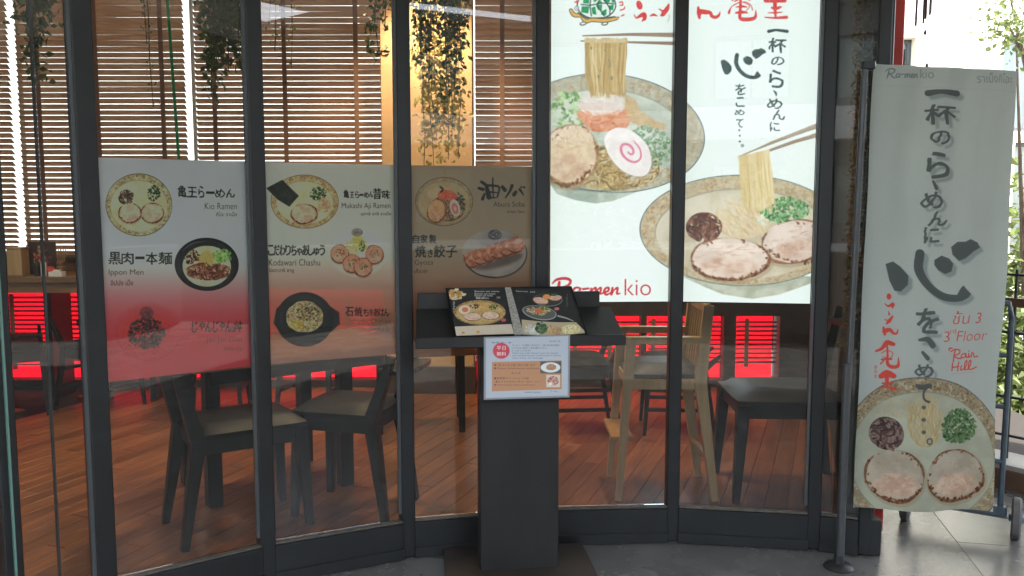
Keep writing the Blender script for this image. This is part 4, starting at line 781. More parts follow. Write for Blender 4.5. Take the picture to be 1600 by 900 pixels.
for a, b in ((-150, 602), (742, 1006), (1014, 1138), (1156, 1222)):
    xa, xb = X(a), X(b); zt_ = .80 if a < 700 else .585; obj('emissive_red_panel', boxm(((xa + xb) / 2, YB + .15, .06 + (zt_ - .06) / 2), (xb - xa - .01, .02, zt_ - .06)), M['redglow'], bw)
    obj('window_pane', boxm(((xa + xb) / 2, YB + .155, 2.16), (xb - xa - .01, .008, 2.18)), M['winglass'], bw)
for px in (300, 28): obj('window_bar', boxm((X(px), YB + .13, 2.16), (.022, .03, 2.16)), M['white'], bw)
# ochre pier with its lamp
pil = struct('ochre_pillar', boxm(((X(603) + X(741)) / 2, YB - .08, 1.71), (X(741) - X(603), .24, 3.41), bev=.006), M['ochre'])
obj('pillar_plinth', boxm(((X(603) + X(741)) / 2, YB - .09, .11), (X(741) - X(603) + .03, .27, .22), bev=.004), M['darkwall'], pil)
t = empty('ceiling_downlight', (X(672), YB - .62, 3.415)); tag(t, 'small round downlight in the ceiling above the ochre pillar', 'ceiling lamp', 'downlights in the restaurant ceiling')
bm = bmesh.new(); lathe(bm, [(.062, .012), (.062, -.004), (.05, -.006), (.046, .008)], n=24); obj('trim_ring', bm, M['steel'], t)
bm = bmesh.new(); lathe(bm, [(.045, .004), (.045, .0)], n=20); obj('lens', bm, M['lampw'], t)
def lampat(parent, energy, size, col=(1.0, 0.77, 0.50)):
    l = bpy.data.lights.new('lamp_light', 'SPOT'); l.energy = energy; l.spot_size = math.radians(size); l.spot_blend = .7; l.color = col; l.shadow_soft_size = .05
    o = bpy.data.objects.new('lamp_light', l); COL.objects.link(o); o.parent = parent; o.location = (0, 0, -.02); return o
lampat(t, 40, 110)
for (x, y, lab) in ((-1.0, 4.5, 'unseen added downlight in the ceiling above the light oak table'), (0.75, 4.9, 'unseen added downlight in the ceiling above the wooden high chair'), (-3.1, 4.9, 'unseen added downlight in the ceiling at the left end of the room')):  # unseen lamps, added to brighten the room
    t2 = copy_tree(t); t2.location = (x, y, 3.415); t2['label'] = lab
    for ch in t2.children:
        if ch.type == 'LIGHT': ch.data = ch.data.copy(); ch.data.energy = 21

# venetian blinds
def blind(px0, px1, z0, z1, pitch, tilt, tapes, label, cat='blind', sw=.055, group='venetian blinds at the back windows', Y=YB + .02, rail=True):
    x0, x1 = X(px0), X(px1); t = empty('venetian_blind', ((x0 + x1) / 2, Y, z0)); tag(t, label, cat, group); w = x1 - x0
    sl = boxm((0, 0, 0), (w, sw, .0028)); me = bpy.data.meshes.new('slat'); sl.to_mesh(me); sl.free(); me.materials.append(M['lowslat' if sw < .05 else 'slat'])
    n = int((z1 - z0) / pitch)
    for k in range(n):
        o = obj('slat', me, None, t, (0, R_.uniform(-.001, .001), k * pitch + .02), (math.radians(tilt) + R_.gauss(0, .03), R_.gauss(0, .0015), 0))
    for px in tapes:
        obj('ladder_tape', boxm((X(px) - (x0 + x1) / 2, -.026, n * pitch / 2), (.036, .0015, n * pitch + .03)), M['tape'], t)
    if rail: obj('bottom_rail', boxm((0, 0, -.005), (w, .05, .018), bev=.003), M['counter'], t)
    return t
TL = -38
blind(-150, 24, 1.09, 3.26, .045, TL, (-60,), 'wooden venetian blind at the far left edge, beside the white gap')
blind(36, 295, 1.09, 3.26, .045, TL, (70, 160, 261), 'wide wooden venetian blind between the two bright white gaps, above the red-footed menu film')
b2 = blind(311, 601, 1.09, 3.26, .045, TL + 3, (341, 450, 560), 'wide wooden venetian blind just left of the ochre pillar')
blind(743, 1003, 1.09, 3.26, .045, TL - 2, (785, 900), 'wooden venetian blind just right of the ochre pillar')
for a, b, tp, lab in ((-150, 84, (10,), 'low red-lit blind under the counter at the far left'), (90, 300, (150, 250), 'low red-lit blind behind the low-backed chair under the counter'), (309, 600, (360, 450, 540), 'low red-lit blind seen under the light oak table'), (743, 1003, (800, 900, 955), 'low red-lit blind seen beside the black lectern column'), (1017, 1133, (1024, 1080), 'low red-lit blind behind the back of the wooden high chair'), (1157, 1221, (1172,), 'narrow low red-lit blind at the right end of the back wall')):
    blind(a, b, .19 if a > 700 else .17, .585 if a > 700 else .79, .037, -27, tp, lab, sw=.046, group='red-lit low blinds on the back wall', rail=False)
bm = bmesh.new(); tube(bm, [(X(275), YB - .03, 3.25), (X(284), YB - .03, 1.9), (X(288), YB - .03, 1.12)], .012, 8); tag(obj('blind_cord', bm, M['green']), 'bright green cord hanging in front of the venetian blinds', 'cord')

# ------------------------------------------------------------------ the glazed shopfront (one thing)
front = empty('glass_shopfront', (0.1, 3.6, 0)); tag(front, 'curved dark-framed glass shopfront of the ramen restaurant', 'shopfront')
def P(o): o.parent = front; o.matrix_parent_inverse = Matrix.Translation(-Vector((0.1, 3.6, 0))); return o
for i in range(len(NODE)):
    d1 = (NODE[i] - NODE[i - 1]).normalized() if i > 0 else (NODE[1] - NODE[0]).normalized()
    d2 = (NODE[i + 1] - NODE[i]).normalized() if i < len(NODE) - 1 else d1
    d = (d1 + d2).normalized(); a = math.atan2(d.y, d.x); R = Matrix.Rotation(a, 4, 'Z'); n = Vector((d.y, -d.x, 0))
    w = {0: .06, 1: .056, 2: .066, 3: .058, 8: .05}.get(i, .056)
    P(obj('mullion', boxm(NODE[i] + Vector((0, 0, 1.715)) - n * .015, (w, .085, 3.41), R, bev=.004), M['alu']))
    if i in (2, 3, 4, 5, 7):
        P(obj('glazing_gasket', boxm(NODE[i] + Vector((0, 0, 1.8)) - d1 * (w / 2 + .008) + n * .012, (.012, .014, 3.2), Matrix.Rotation(math.atan2(d1.y, d1.x), 4, 'Z')), M['trim']))
for i in range(len(NODE) - 1):
    a, b, d, n, L = bay(i); R = Matrix.Rotation(math.atan2(d.y, d.x), 4, 'Z'); mid = (a + b) / 2
    P(obj('glass_pane', boxm(mid + Vector((0, 0, (RAIL + H_TOP) / 2)), (L - .05, .010, H_TOP - RAIL - .01), R), M['glass']))
    P(obj('bottom_rail', boxm(mid + Vector((0, 0, RAIL / 2 - .004)), (L - .052, .062, RAIL - .002), R, bev=.003), M['alu']))
    P(obj('sill_strip', boxm(mid + Vector((0, 0, RAIL + .003)) + n * .018, (L - .062, .022, .008), R), M['sill']))
    P(obj('kick_board', boxm(mid + Vector((0, 0, .03)) + n * .036, (L - .05, .010, .045), R, bev=.002), M['alu']))
P(obj('end_block', boxm((1.552, 3.56, .083), (.05, .10, .158), bev=.004), M['alu']))
a, b, d, n, L = bay(1)
P(obj('glass_joint', boxm(a.lerp(b, .5) + Vector((0, 0, 1.79)) - n * .01, (.007, .012, 3.22), Matrix.Rotation(math.atan2(d.y, d.x), 4, 'Z')), M['trim']))
P(obj('glass_edge', boxm(NODE[1] + Vector((0, 0, 1.79)) + n * .032, (.006, .014, 3.22), Matrix.Rotation(math.atan2(d.y, d.x), 4, 'Z')), mat('green_glass_edge', (.14, .26, .22), .2)))
struct('red_column', boxm((1.668, 3.83, 1.715), (.062, .12, 3.41), bev=.006), M['red'])
P(obj('corner_post', boxm((1.563, 3.66, 1.715), (.05, .09, 3.41), bev=.004), M['alu']))

def sheet(name, quad, m, parent=None, thick=.0015, nx=1, ny=1, bulge=None):
    """thin solid sheet TL TR BR BL with its print on the front"""
    bm = bmesh.new(); uv = bm.loops.layers.uv.new('UVMap'); tl, tr, br, bl = quad; n = (tr - tl).cross(bl - tl).normalized(); G = {}
    # front normal: towards the viewer (quad read TL->TR->BR is clockwise seen from the front)
    for s_ in (0, 1):
        for j in range(ny + 1):
            for i in range(nx + 1):
                u, v = i / nx, j / ny; p = tl.lerp(tr, u).lerp(bl.lerp(br, u), v)
                if bulge: p = p + bulge(u, v)
                G[s_, i, j] = bm.verts.new(p + n * (thick * s_))
    for s_ in (0, 1):
        for j in range(ny):
            for i in range(nx):
                ks = [(i, j), (i, j + 1), (i + 1, j + 1), (i + 1, j)]; ks = ks if s_ == 0 else ks[::-1]
                f = bm.faces.new([G[(s_,) + k] for k in ks])
                for l, k in zip(f.loops, ks): l[uv].uv = (k[0] / nx, 1 - k[1] / ny)
    ring = [(i, 0) for i in range(nx)] + [(nx, j) for j in range(ny)] + [(i, ny) for i in range(nx, 0, -1)] + [(0, j) for j in range(ny, 0, -1)]
    for k in range(len(ring)):
        A, B = ring[k], ring[(k + 1) % len(ring)]; f = bm.faces.new([G[0, A[0], A[1]], G[0, B[0], B[1]], G[1, B[0], B[1]], G[1, A[0], A[1]]])
        for l in f.loops: l[uv].uv = (A[0] / nx, 1 - A[1] / ny)
    return obj(name, bm, m, parent)
L_ = [bay(i)[4] for i in range(8)]
Q_P1 = bay_quad(2, 0.024, L_[2] - 0.016, 0.88, 1.662, -0.008)
Q_P2 = bay_quad(3, 0.034, L_[3] - 0.022, 0.88, 1.662, -0.008)
Q_P3 = bay_quad(4, 0.026, L_[4] - 0.022, 0.86, 1.662, -0.008)
Q_L = [bay_quad(5, 0.045, L_[5] - 0.012, 1.075, 2.62, -0.05), bay_quad(6, 0.012, L_[6] - 0.035, 1.075, 2.62, -0.05)]
def fresh(q): return [Vector(p) for p in q]
p1 = sheet('window_film', fresh(Q_P1), print_mat('menu_film_1', paint_poster1(Q_P1), .5, trans=.14, alpha=True)); tag(p1, 'menu film with Kio Ramen and Ippon Men that turns red towards its foot', 'poster', 'menu films stuck inside the shopfront glass')
p2 = sheet('window_film', fresh(Q_P2), print_mat('menu_film_2', paint_poster2(Q_P2), .5, trans=.18, alpha=True)); tag(p2, 'menu film showing Mukashi Aji Ramen and a black stone pot of fried rice', 'poster', 'menu films stuck inside the shopfront glass')
p3 = sheet('window_film', fresh(Q_P3), print_mat('menu_film_3', paint_poster3(Q_P3), .5, trans=.25, alpha=True)); tag(p3, 'menu film toned tan for its weak light, showing Abura Soba and a plate of gyoza, behind the lectern', 'poster', 'menu films stuck inside the shopfront glass')
for i, (q, lab) in enumerate(zip(Q_L, ('backlit sign with the turtle emblem and noodles lifted from a large bowl', 'backlit sign with the black vertical slogan above a bowl with two pork slices'))):
    base = (q[2] + q[3]) / 2; s_ = empty('lightbox_sign', base); tag(s_, lab, 'lightbox', 'backlit signs behind the shopfront glass')
    f = sheet('printed_face', [p - base for p in q], print_mat('lightbox_face_%d' % i, paint_lightbox(i, q), .4, emit=1.1 / GAIN), s_, .004)
    a, b, d, n, L = bay(5 + i); R = Matrix.Rotation(math.atan2(d.y, d.x), 4, 'Z'); w = (q[1] - q[0]).length; h = (q[0] - q[3]).length
    obj('housing', boxm(Vector((0, 0, h / 2)) - n * .045, (w + .006, .075, h + .012), R, bev=.003), M['alu'], s_)
# ------------------------------------------------------------------ furniture
def pad(bm, c, sx, sy, h, M_=None):
    """upholstered seat pad with domed top"""
    n = 8; G = {}
    for j in range(n + 1):
        for i in range(n + 1):
            u = i / n * 2 - 1; v = j / n * 2 - 1; e = (1 - abs(u) ** 5) * (1 - abs(v) ** 5); k = 1 - .035 * (abs(u * v) ** 2)
            p = Vector((u * sx / 2 * k, v * sy / 2 * k, h * (.35 + .65 * e ** .5))); G[i, j] = bm.verts.new((M_ @ p if M_ else p) + Vector(c))
    for j in range(n):
        for i in range(n): bm.faces.new((G[i, j], G[i + 1, j], G[i + 1, j + 1], G[i, j + 1]))
    ring = [(i, 0) for i in range(n)] + [(n, j) for j in range(n)] + [(i, n) for i in range(n, 0, -1)] + [(0, j) for j in range(n, 0, -1)]
    low = {}
    for k in ring:
        u = k[0] / n * 2 - 1; v = k[1] / n * 2 - 1; p = Vector((u * sx / 2 * .97, v * sy / 2 * .97, 0)); low[k] = bm.verts.new((M_ @ p if M_ else p) + Vector(c))
    for k in range(len(ring)): A, B = ring[k], ring[(k + 1) % len(ring)]; bm.faces.new((G[B], G[A], low[A], low[B]))
    bm.faces.new([low[k] for k in ring[::-1]])
def make_chair(x, y, rz, label, group, w=.43, d=.45, sz=.47, bh=.86, leg=.042, splay=.035, seat='leather', rungs=False, backpanel=True, s=1.0):
    """faces local +X"""
    t = empty('dining_chair', (x, y, 0), rz); tag(t, label, 'chair', group); t.scale = (s, s, s); wd = M['chairwood']
    for sy in (-1, 1):
        bm = bmesh.new(); bar(bm, (d / 2 + .0, sy * (w / 2 + .0), .0), (d / 2 - .03, sy * (w / 2 - .025), sz), leg * .62, leg * .62, leg * 1.15, leg * 1.15); obj('leg', bm, wd, t)
        bm = bmesh.new(); bar(bm, (-d / 2 - splay * 1.6, sy * (w / 2), 0), (-d / 2 + .02, sy * (w / 2 - .025), sz), leg * .62, leg * .7, leg * 1.2, leg * 1.25); obj('leg', bm, wd, t)
        bm = bmesh.new(); bar(bm, (-d / 2 + .02, sy * (w / 2 - .025), sz - .01), (-d / 2 - .085, sy * (w / 2 - .03), bh), leg * 1.2, leg * 1.2, leg * .7, leg * .6); obj('back_post', bm, wd, t)
        bm = bmesh.new(); box(bm, (0, sy * (w / 2 - .02), sz - .035), (d - .05, .022, .07), bev=.003); obj('seat_rail', bm, wd, t)
        if rungs:
            bm = bmesh.new(); bar(bm, (d / 2 - .012, sy * (w / 2 - .015), .17), (-d / 2 - .02, sy * (w / 2 - .015), .17), .022, .022); bar(bm, (d / 2 - .02, sy * (w / 2 - .015), .30), (-d / 2, sy * (w / 2 - .015), .30), .022, .022); obj('side_stretcher', bm, wd, t)
    bm = bmesh.new(); box(bm, (d / 2 - .03, 0, sz - .035), (.022, w - .06, .07), bev=.003); box(bm, (-d / 2 + .03, 0, sz - .035), (.022, w - .06, .07), bev=.003); obj('seat_rail', bm, wd, t)
    bm = bmesh.new(); pad(bm, (.005, 0, sz), d + .01, w + .015, .062); smooth(obj('seat', bm, M[seat], t), 50)
    if backpanel:
        bm = bmesh.new(); n = 8
        for k in range(n):
            a0 = (k / n - .5) * (w - .05); a1 = ((k + 1) / n - .5) * (w - .05); c0 = -.03 * (1 - (2 * a0 / w) ** 2); c1 = -.03 * (1 - (2 * a1 / w) ** 2)
            bar(bm, (-d / 2 - .07 + c0, a0, bh - .075), (-d / 2 - .07 + c1, a1, bh - .075), .022, .15, up=Vector((1, 0, 0)))
        obj('back_rest', bm, wd, t)
    return t
def by_feet(nb, nf, fb=None):
    """chair placed by two near feet seen on the floor: back foot, front foot (pixels)"""
    a = on_z(*nb); b = on_z(*nf); h = math.atan2(b.y - a.y, b.x - a.x); return a, b, h
GC = 'dark wooden dining chairs in the restaurant'
a, b, h = by_feet((295, 858), (484, 818)); w_ = .40; sd_ = Vector((-math.sin(h), math.cos(h), 0)); c_ = (a + b) / 2 + sd_ * (w_ / 2)
make_chair(c_.x + .02, c_.y, h, 'nearest dark chair behind the red-footed menu film, black seat turned right', GC, w=w_, d=(b - a).length - .04, sz=.475, bh=.90, leg=.052)
make_chair(-.80, 4.12, math.radians(165), 'dark chair with a domed black seat at the right end of the light oak table', GC, w=.38, d=.42, sz=.50, bh=.80, leg=.050)
# light oak table
p0 = on_z(324, 583, .715); p1 = on_z(622, 548, .715); td = (p1 - p0); TLn = td.length; td.normalize(); tn = Vector((-td.y, td.x, 0)); ta_ = math.atan2(td.y, td.x); cc = (p0 + p1) / 2 + tn * .35
t = empty('dining_table', (cc.x, cc.y, 0), ta_); tag(t, 'light oak table with square black legs behind the two left menu films', 'table')
obj('tabletop', boxm((0, 0, .735), (TLn + .12, .70, .040), bev=.004), M['tabletop'], t)
for px in ((335, 789), (540, 757)):
    p = on_z(*px); l = Matrix.Rotation(-ta_, 3, 'Z') @ (p - Vector((cc.x, cc.y, 0)))
    obj('leg', boxm((l.x, max(l.y, -.31), .357), (.072, .072, .714), bev=.004), M['chairwood'], t); obj('leg', boxm((l.x, .28, .357), (.072, .072, .714), bev=.004), M['chairwood'], t)
obj('apron', boxm((0, -.26, .675), (TLn - .1, .022, .075)), M['chairwood'], t); obj('apron', boxm((0, .29, .675), (TLn - .1, .022, .075)), M['chairwood'], t)
# far chairs and tables
far = [(-3.62, 6.12, 118, 'low-backed dark chair in front of the counter at the far left', .66), (-3.05, 6.25, 60, 'dark chair under the counter half hidden by the left menu film', .70),
       (-2.15, 6.1, 100, 'far dark chair seen under the left half of the light oak table', .74), (-1.45, 6.2, 80, 'far dark chair seen under the right half of the light oak table', .60),
       (0.44, 5.62, 185, 'far dark chair with double side rungs just right of the lectern column', .72), (1.08, 5.62, 175, 'far dark chair with rungs seen through the wooden high chair', .53)]
for x, y, r, lab, bh in far: make_chair(x, y, math.radians(r), lab, GC, w=.40, d=.40, sz=.45, bh=bh, leg=.032, rungs=True, backpanel=x < -3.5)
def dark_table(x, y, rz, w, d, lab, h=.73):
    t = empty('dining_table', (x, y, 0), rz); tag(t, lab, 'table')
    obj('tabletop', boxm((0, 0, h - .015), (w, d, .03), bev=.003), M['blackwood'], t)
    for sx in (-1, 1):
        for sy in (-1, 1):
            bm = bmesh.new(); bar(bm, (sx * (w / 2 - .04), sy * (d / 2 - .04), 0), (sx * (w / 2 - .05), sy * (d / 2 - .05), h - .03), .04, .04, .055, .055); obj('leg', bm, M['chairwood'], t)
    bm = bmesh.new(); box(bm, (0, -d / 2 + .05, h - .07), (w - .14, .02, .07)); obj('apron', bm, M['chairwood'], t)
    return t
dark_table(-.62, 5.72, .1, .62, .5, 'small dark table behind the left edge of the lectern')
dark_table(-3.95, 5.85, 0, .6, .5, 'low dark table at the far left beside the low-backed chair', .64)
# brown upholstered chair on the right
make_chair(1.42, 4.42, math.radians(178), 'large dark chair with a thick brown padded seat at the right end of the shopfront', GC, w=.50, d=.56, sz=.50, bh=.95, leg=.055, seat='brownleather')
# wooden high chair
nf, nb = on_z(966, 782), on_z(1117, 783); ff, fb = on_z(957, 744), on_z(1096, 747)
cx_, cy_ = (nf.x + nb.x + ff.x + fb.x) / 4, (nf.y + nb.y + ff.y + fb.y) / 4
t = empty('high_chair', (cx_, cy_, 0)); tag(t, 'light wooden high chair with arms and a grey seat pad', 'high chair'); O_ = Vector((cx_, cy_, 0)); LW = M['lightwood']
y0, y1 = nf.y - cy_, ff.y - cy_; xf, xb = nf.x - cx_, nb.x - cx_
for yy, ys in ((y0, y0 + .012), (y1, y1 - .012)):
    bm = bmesh.new(); bar(bm, (xf - .0, yy, 0), (xf + .055, ys, .815), .030, .030, .052, .042); obj('leg', bm, LW, t)
    bm = bmesh.new(); bar(bm, (xb + .0, yy, 0), (xb - .085, ys, .62), .034, .034, .062, .04); obj('leg', bm, LW, t)
    bm = bmesh.new(); bar(bm, (xb - .085, ys, .60), (xb - .050, ys, 1.00), .060, .040, .05, .036); obj('back_post', bm, LW, t)
    bm = bmesh.new(); bar(bm, (xf + .02, ys, .825), (xb - .05, ys, .825), .034, .05, up=Vector((0, 1, 0))); obj('arm', bm, LW, t)
    bm = bmesh.new(); bar(bm, (xf + .05, ys, .60), (xb - .08, ys, .60), .05, .022); obj('seat_rail', bm, LW, t)
bm = bmesh.new(); box(bm, ((xf + .05), (y0 + y1) / 2, .60), (.022, y1 - y0 - .03, .05), bev=.002); box(bm, ((xb - .09), (y0 + y1) / 2, .60), (.022, y1 - y0 - .03, .05), bev=.002); obj('seat_rail', bm, LW, t)
for k in range(7):
    yk = y0 + .04 + (y1 - y0 - .08) * k / 6; bm = bmesh.new(); bar(bm, (xb - .088, yk, .62), (xb - .052, yk, .965), .014, .022); obj('back_spindle', bm, LW, t)
bm = bmesh.new(); box(bm, (xb - .052, (y0 + y1) / 2, .985), (.030, y1 - y0 - .0, .055), bev=.008); obj('top_rail', bm, LW, t)
bm = bmesh.new(); box(bm, (xf + .018, (y0 + y1) / 2, .32), (.11, y1 - y0 - .02, .02), Matrix.Rotation(.0, 4, 'Y'), bev=.003); obj('foot_rest', bm, mat('footrest_wood_orange_highlight', (.42, .22, .08), .4, nscale=9, nvar=.15), t)  # orange highlight put into the foot rest's wood colour
bm = bmesh.new(); box(bm, (xb - .04, (y0 + y1) / 2, .22), (.022, y1 - y0 - .02, .022)); obj('stretcher', bm, LW, t)
bm = bmesh.new(); pad(bm, ((xf + xb) / 2 - .005, (y0 + y1) / 2, .622), (xb - xf) * .80, (y1 - y0) * .9, .072); smooth(obj('seat', bm, mat('grey_blue_pad', (.030, .033, .040), .5, nscale=60, nvar=.15), t), 50)

# counter along the left of the back wall, with what stands on it
xc0, xc1 = X(-140, 6.3), X(395, 6.3); t = empty('counter', ((xc0 + xc1) / 2, 6.55, 0)); tag(t, 'long brown wooden counter against the back blinds at the left', 'counter'); wc = xc1 - xc0
obj('worktop', boxm((0, 0, .945), (wc, .54, .045), bev=.004), M['counter'], t); obj('front_board', boxm((0, -.235, .885), (wc - .02, .03, .075)), M['counter'], t)
for u in (-.46, -.15, .16, .46): obj('bracket', boxm((u * wc, .06, .46), (.05, .30, .92)), M['chairwood'], t)
ZC = .9685
def stand_on(name, px, y, lab, cat, parts):
    p = on_y(px, 400, y); t = empty(name, (p.x, y, ZC)); tag(t, lab, cat)
    for nm, bm, m in parts: obj(nm, bm, m, t)
    return t
W3 = lambda *a, **k: boxm(*a, **k)
stand_on('wooden_box', 28, 6.42, 'pale wooden box at the left end of the counter', 'box', [('body', W3((0, 0, .10), (.11, .11, .20), bev=.004), M['lightwood']), ('lid', W3((0, 0, .207), (.116, .116, .014), bev=.003), M['lightwood'])])
bm = bmesh.new(); box(bm, (0, 0, .125), (.215, .012, .25), bev=.002)
cdp = Cv(300, 300, [(0, 0), (100, 0), (100, 100), (0, 100)], (70, 52, 46)); leaves_(cdp, 50, 45, 30, 30, 60, [(150, 60, 50), (90, 70, 60), (190, 150, 120), (60, 46, 44)], 9); cdp.rect(0, 82, 100, 100, (60, 50, 44)); cdp.grain(.1, 3)
mc = stand_on('menu_holder', 66, 6.52, 'framed dark picture standing on the counter by the blinds', 'picture', [('frame', bm, M['darkwall'])])
sheet('print', [Vector((-.098, -.008, .24)), Vector((.098, -.008, .24)), Vector((.098, -.008, .012)), Vector((-.098, -.008, .012))], print_mat('counter_picture', cdp.image('counter_picture'), .4), mc, .001)
def bottle(h, r, neck=.4): bm = bmesh.new(); lathe(bm, [(r * .9, 0), (r, .008), (r, h * .6), (r * .6, h * .74), (r * neck, h * .8), (r * neck, h)], n=16); return bm
stand_on('sauce_bottle', 57, 6.38, 'dark sauce bottle in front of the framed picture', 'bottle', [('body', bottle(.13, .022), M['darkmetal']), ('cap', (lambda b: (lathe(b, [(.011, .13), (.011, .15)], n=12), b)[1])(bmesh.new()), M['red'])])
stand_on('white_bottle', 67, 6.36, 'tall pale bottle beside the dark sauce bottle', 'bottle', [('body', bottle(.15, .02, .35), M['paper'])])
bm = bmesh.new(); lathe(bm, [(.01, 0), (.03, .01), (.038, .035), (.03, .06), (.01, .07)], n=18); stand_on('red_cup', 78, 6.40, 'small round red pot on the counter', 'pot', [('body', bm, M['red'])])
bm = bmesh.new(); prism(bm, [(-.05, -.03), (.05, -.03), (.05, .03), (-.05, .03)], 0, .035); stand_on('napkin_box', 88, 6.34, 'small pale napkin box near the front edge of the counter', 'napkin box', [('body', bm, M['paper']), ('napkin', W3((0, 0, .042), (.05, .03, .012), bev=.003), M['paper'])])
stand_on('chopstick_jar', 94, 6.46, 'brown jar of chopsticks on the counter', 'jar', [('body', bottle(.10, .032, .9), M['counter']), ('chopsticks', (lambda b: ([bar(b, (-.01 + k * .005, .004 * (k % 3), .05), (-.03 + k * .013, .01 * (k % 3), .20), .005) for k in range(6)], b)[1])(bmesh.new()), M['tabletop'])])

# ------------------------------------------------------------------ lectern with menu book and notice
YAW = math.radians(6); LC = Vector((.028, 3.335, 0)); RL = Matrix.Rotation(YAW, 4, 'Z')
t = empty('menu_lectern', LC, YAW); tag(t, 'black wooden lectern with a sloping tray standing outside the glass', 'lectern')
obj('column', boxm((0.0, .06, .50), (.315, .17, .985), bev=.003), M['blackwood'], t)
obj('base_plate', boxm((0, .03, .022), (.60, .36, .034), bev=.004), M['brownpart'], t)
# tray: front edge low, back edge high
fz, bz, fy, by_ = .985, 1.075, -.09, .175
bm = bmesh.new(); A = [(-.405, fy, fz), (.405, fy, fz), (.405, by_, bz), (-.405, by_, bz)]; vs = [bm.verts.new(p) for p in A] + [bm.verts.new((p[0], p[1], p[2] - .022)) for p in A]
for f in ((0, 1, 2, 3), (7, 6, 5, 4), (0, 4, 5, 1), (1, 5, 6, 2), (2, 6, 7, 3), (3, 7, 4, 0)): bm.faces.new([vs[k] for k in f])
obj('tray', bm, M['blackwood'], t)
obj('front_lip', boxm((0, fy - .008, fz - .008), (.815, .014, .042), bev=.003), M['blackwood'], t)
obj('back_board', boxm((-.02, by_ + .009, bz + .022), (.76, .016, .085), bev=.003), M['blackwood'], t)
bm = bmesh.new(); prism(bm, [(-.15, -.02), (.15, -.02), (.15, .16), (-.15, .16)], .97, .992); obj('tray_support', bm, M['blackwood'], t)
# menu book: two leaning leaves
def loc2w(x, y, z): return LC + RL.to_3x3() @ Vector((x, y, z))
mb = empty('menu_book', loc2w(.0, fy + .03, fz + .02)); tag(mb, 'open laminated menu book leaning on the lectern tray', 'menu'); mo = mb.location
def pq(px): # photo corners -> points on the leaning plane (bottom at front lip, top above the back board)
    return None
PB = loc2w(0, fy + .018, fz + .012); PT = loc2w(0, by_ + .012, bz + .100); up_ = (PT - PB).normalized(); rt_ = RL.to_3x3() @ Vector((1, 0, 0)); nn = rt_.cross(up_).normalized()
def on_book(px, py, lift=0.0):
    r = ray(px, py); o = Vector((0, 0, 1.5)); k = (PB + nn * lift - o).dot(nn) / r.dot(nn); return o + r * k
pages = [[(700, 451), (790, 449), (803, 521), (713, 524)], [(797, 450), (889, 448), (914, 520), (817, 522)]]
for k, c4 in enumerate(pages):
    q = [on_book(x, y, .010) for x, y in c4]
    sheet('page', [p - mo for p in q], print_mat('menu_page_%d' % k, paint_menu(q, k), .22, coat=.4), mb, .003, 8, 6, (lambda u, v: -nn * .007 * math.sin(u * math.pi)) if k else (lambda u, v: nn * .0))
q = [on_book(x, y, .002) for x, y in ((696, 450), (893, 447), (918, 522), (709, 526))]
sheet('cover', [p - mo for p in q], M['leather'], mb, .004)
q = [on_book(x, y, .015) for x, y in ((789, 449), (798, 449), (818, 522), (804, 523))]
sheet('ring_spine', [p - mo for p in q], mat('clear_plastic_spine', (.34, .33, .30), .25, nscale=120, nvar=.4), mb, .004)
# notice
yN = fy - .019
def on_n(px, py):
    nrm = RL.to_3x3() @ Vector((0, 1, 0)); o = Vector((0, 0, 1.5)); r = ray(px, py); pl = loc2w(0, yN, 0); k = (pl - o).dot(nrm) / r.dot(nrm); return o + r * k
no = empty('notice', on_n(822, 622)); tag(no, 'laminated white notice with an orange panel taped under the lectern tray', 'notice'); oo = no.location
q = [on_n(*p) for p in ((759, 529), (888, 525), (887, 618), (759, 622))]
sheet('printed_sheet', [p - oo for p in q], print_mat('notice_face', paint_notice(q), .18, coat=.3), no, .001)
q2 = [on_n(*p) + RL.to_3x3() @ Vector((0, .003, 0)) for p in ((756, 527), (891, 523), (890, 621), (756, 625))]
sheet('laminate', [p - oo for p in q2], M['lam'], no, .001)

# ------------------------------------------------------------------ banner on its stand
bs = empty('banner_stand', on_z(1310, 888)); tag(bs, 'tall grey banner stand with a round foot at the end of the shopfront', 'banner stand'); bo = bs.location
top = on_y(1352, 97, 3.43)
bm = bmesh.new(); tube(bm, [(0, 0, .01), (top - bo) * .5 + Vector((0, 0, 0)), (top - bo)], .013, 12); smooth(obj('pole', bm, M['pole'], bs))
bm = bmesh.new(); tube(bm, [(top - bo) * .0 + Vector((.004, 0, .05)), Vector((.004, 0, .86))], .017, 12); smooth(obj('lower_tube', bm, M['pole'], bs))
bm = bmesh.new(); lathe(bm, [(.058, 0), (.060, .008), (.052, .018), (.022, .026), (.018, .06)], n=28); smooth(obj('foot', bm, M['darkmetal'], bs))
bm = bmesh.new(); tube(bm, [top - bo + Vector((-.012, .0, -.01)), top - bo + Vector((.02, .045, -.012)), Vector((2.005, 3.478, 2.016)) - bo], .006, 8); obj('cross_arm', bm, M['pole'], bs)
bm = bmesh.new(); box(bm, top - bo + Vector((.012, 0, -.012)), (.05, .035, .035), bev=.005); obj('joint', bm, M['darkmetal'], bs)
QB = [Vector((1.437, 3.45, 2.058)), Vector((2.013, 3.45, 2.030)), Vector((1.995, 3.45, .230)), Vector((1.431, 3.45, .238))]
def wave(u, v): return Vector((0, .012 * math.sin(u * 7 + v * 2.2) * (.4 + v) + .0065 * math.sin(u * 21 + v * 5 + math.sin(v * 9)) * (1.1 - v) + .004 * math.sin(v * 16 + u * 3) + .010 * max(0, u - .8) * 5 * math.sin(v * 11) - .02 * v * u, .004 * math.sin(u * 9) * v))
bn = sheet('hanging_banner', fresh(QB), print_mat('banner_cloth', paint_banner(QB), .85, trans=.36, bump=.3), None, .0012, 40, 60, wave)
tag(bn, 'long grey-white cloth banner with black brush lettering over a bowl of ramen', 'banner'); smooth(bn, 60)
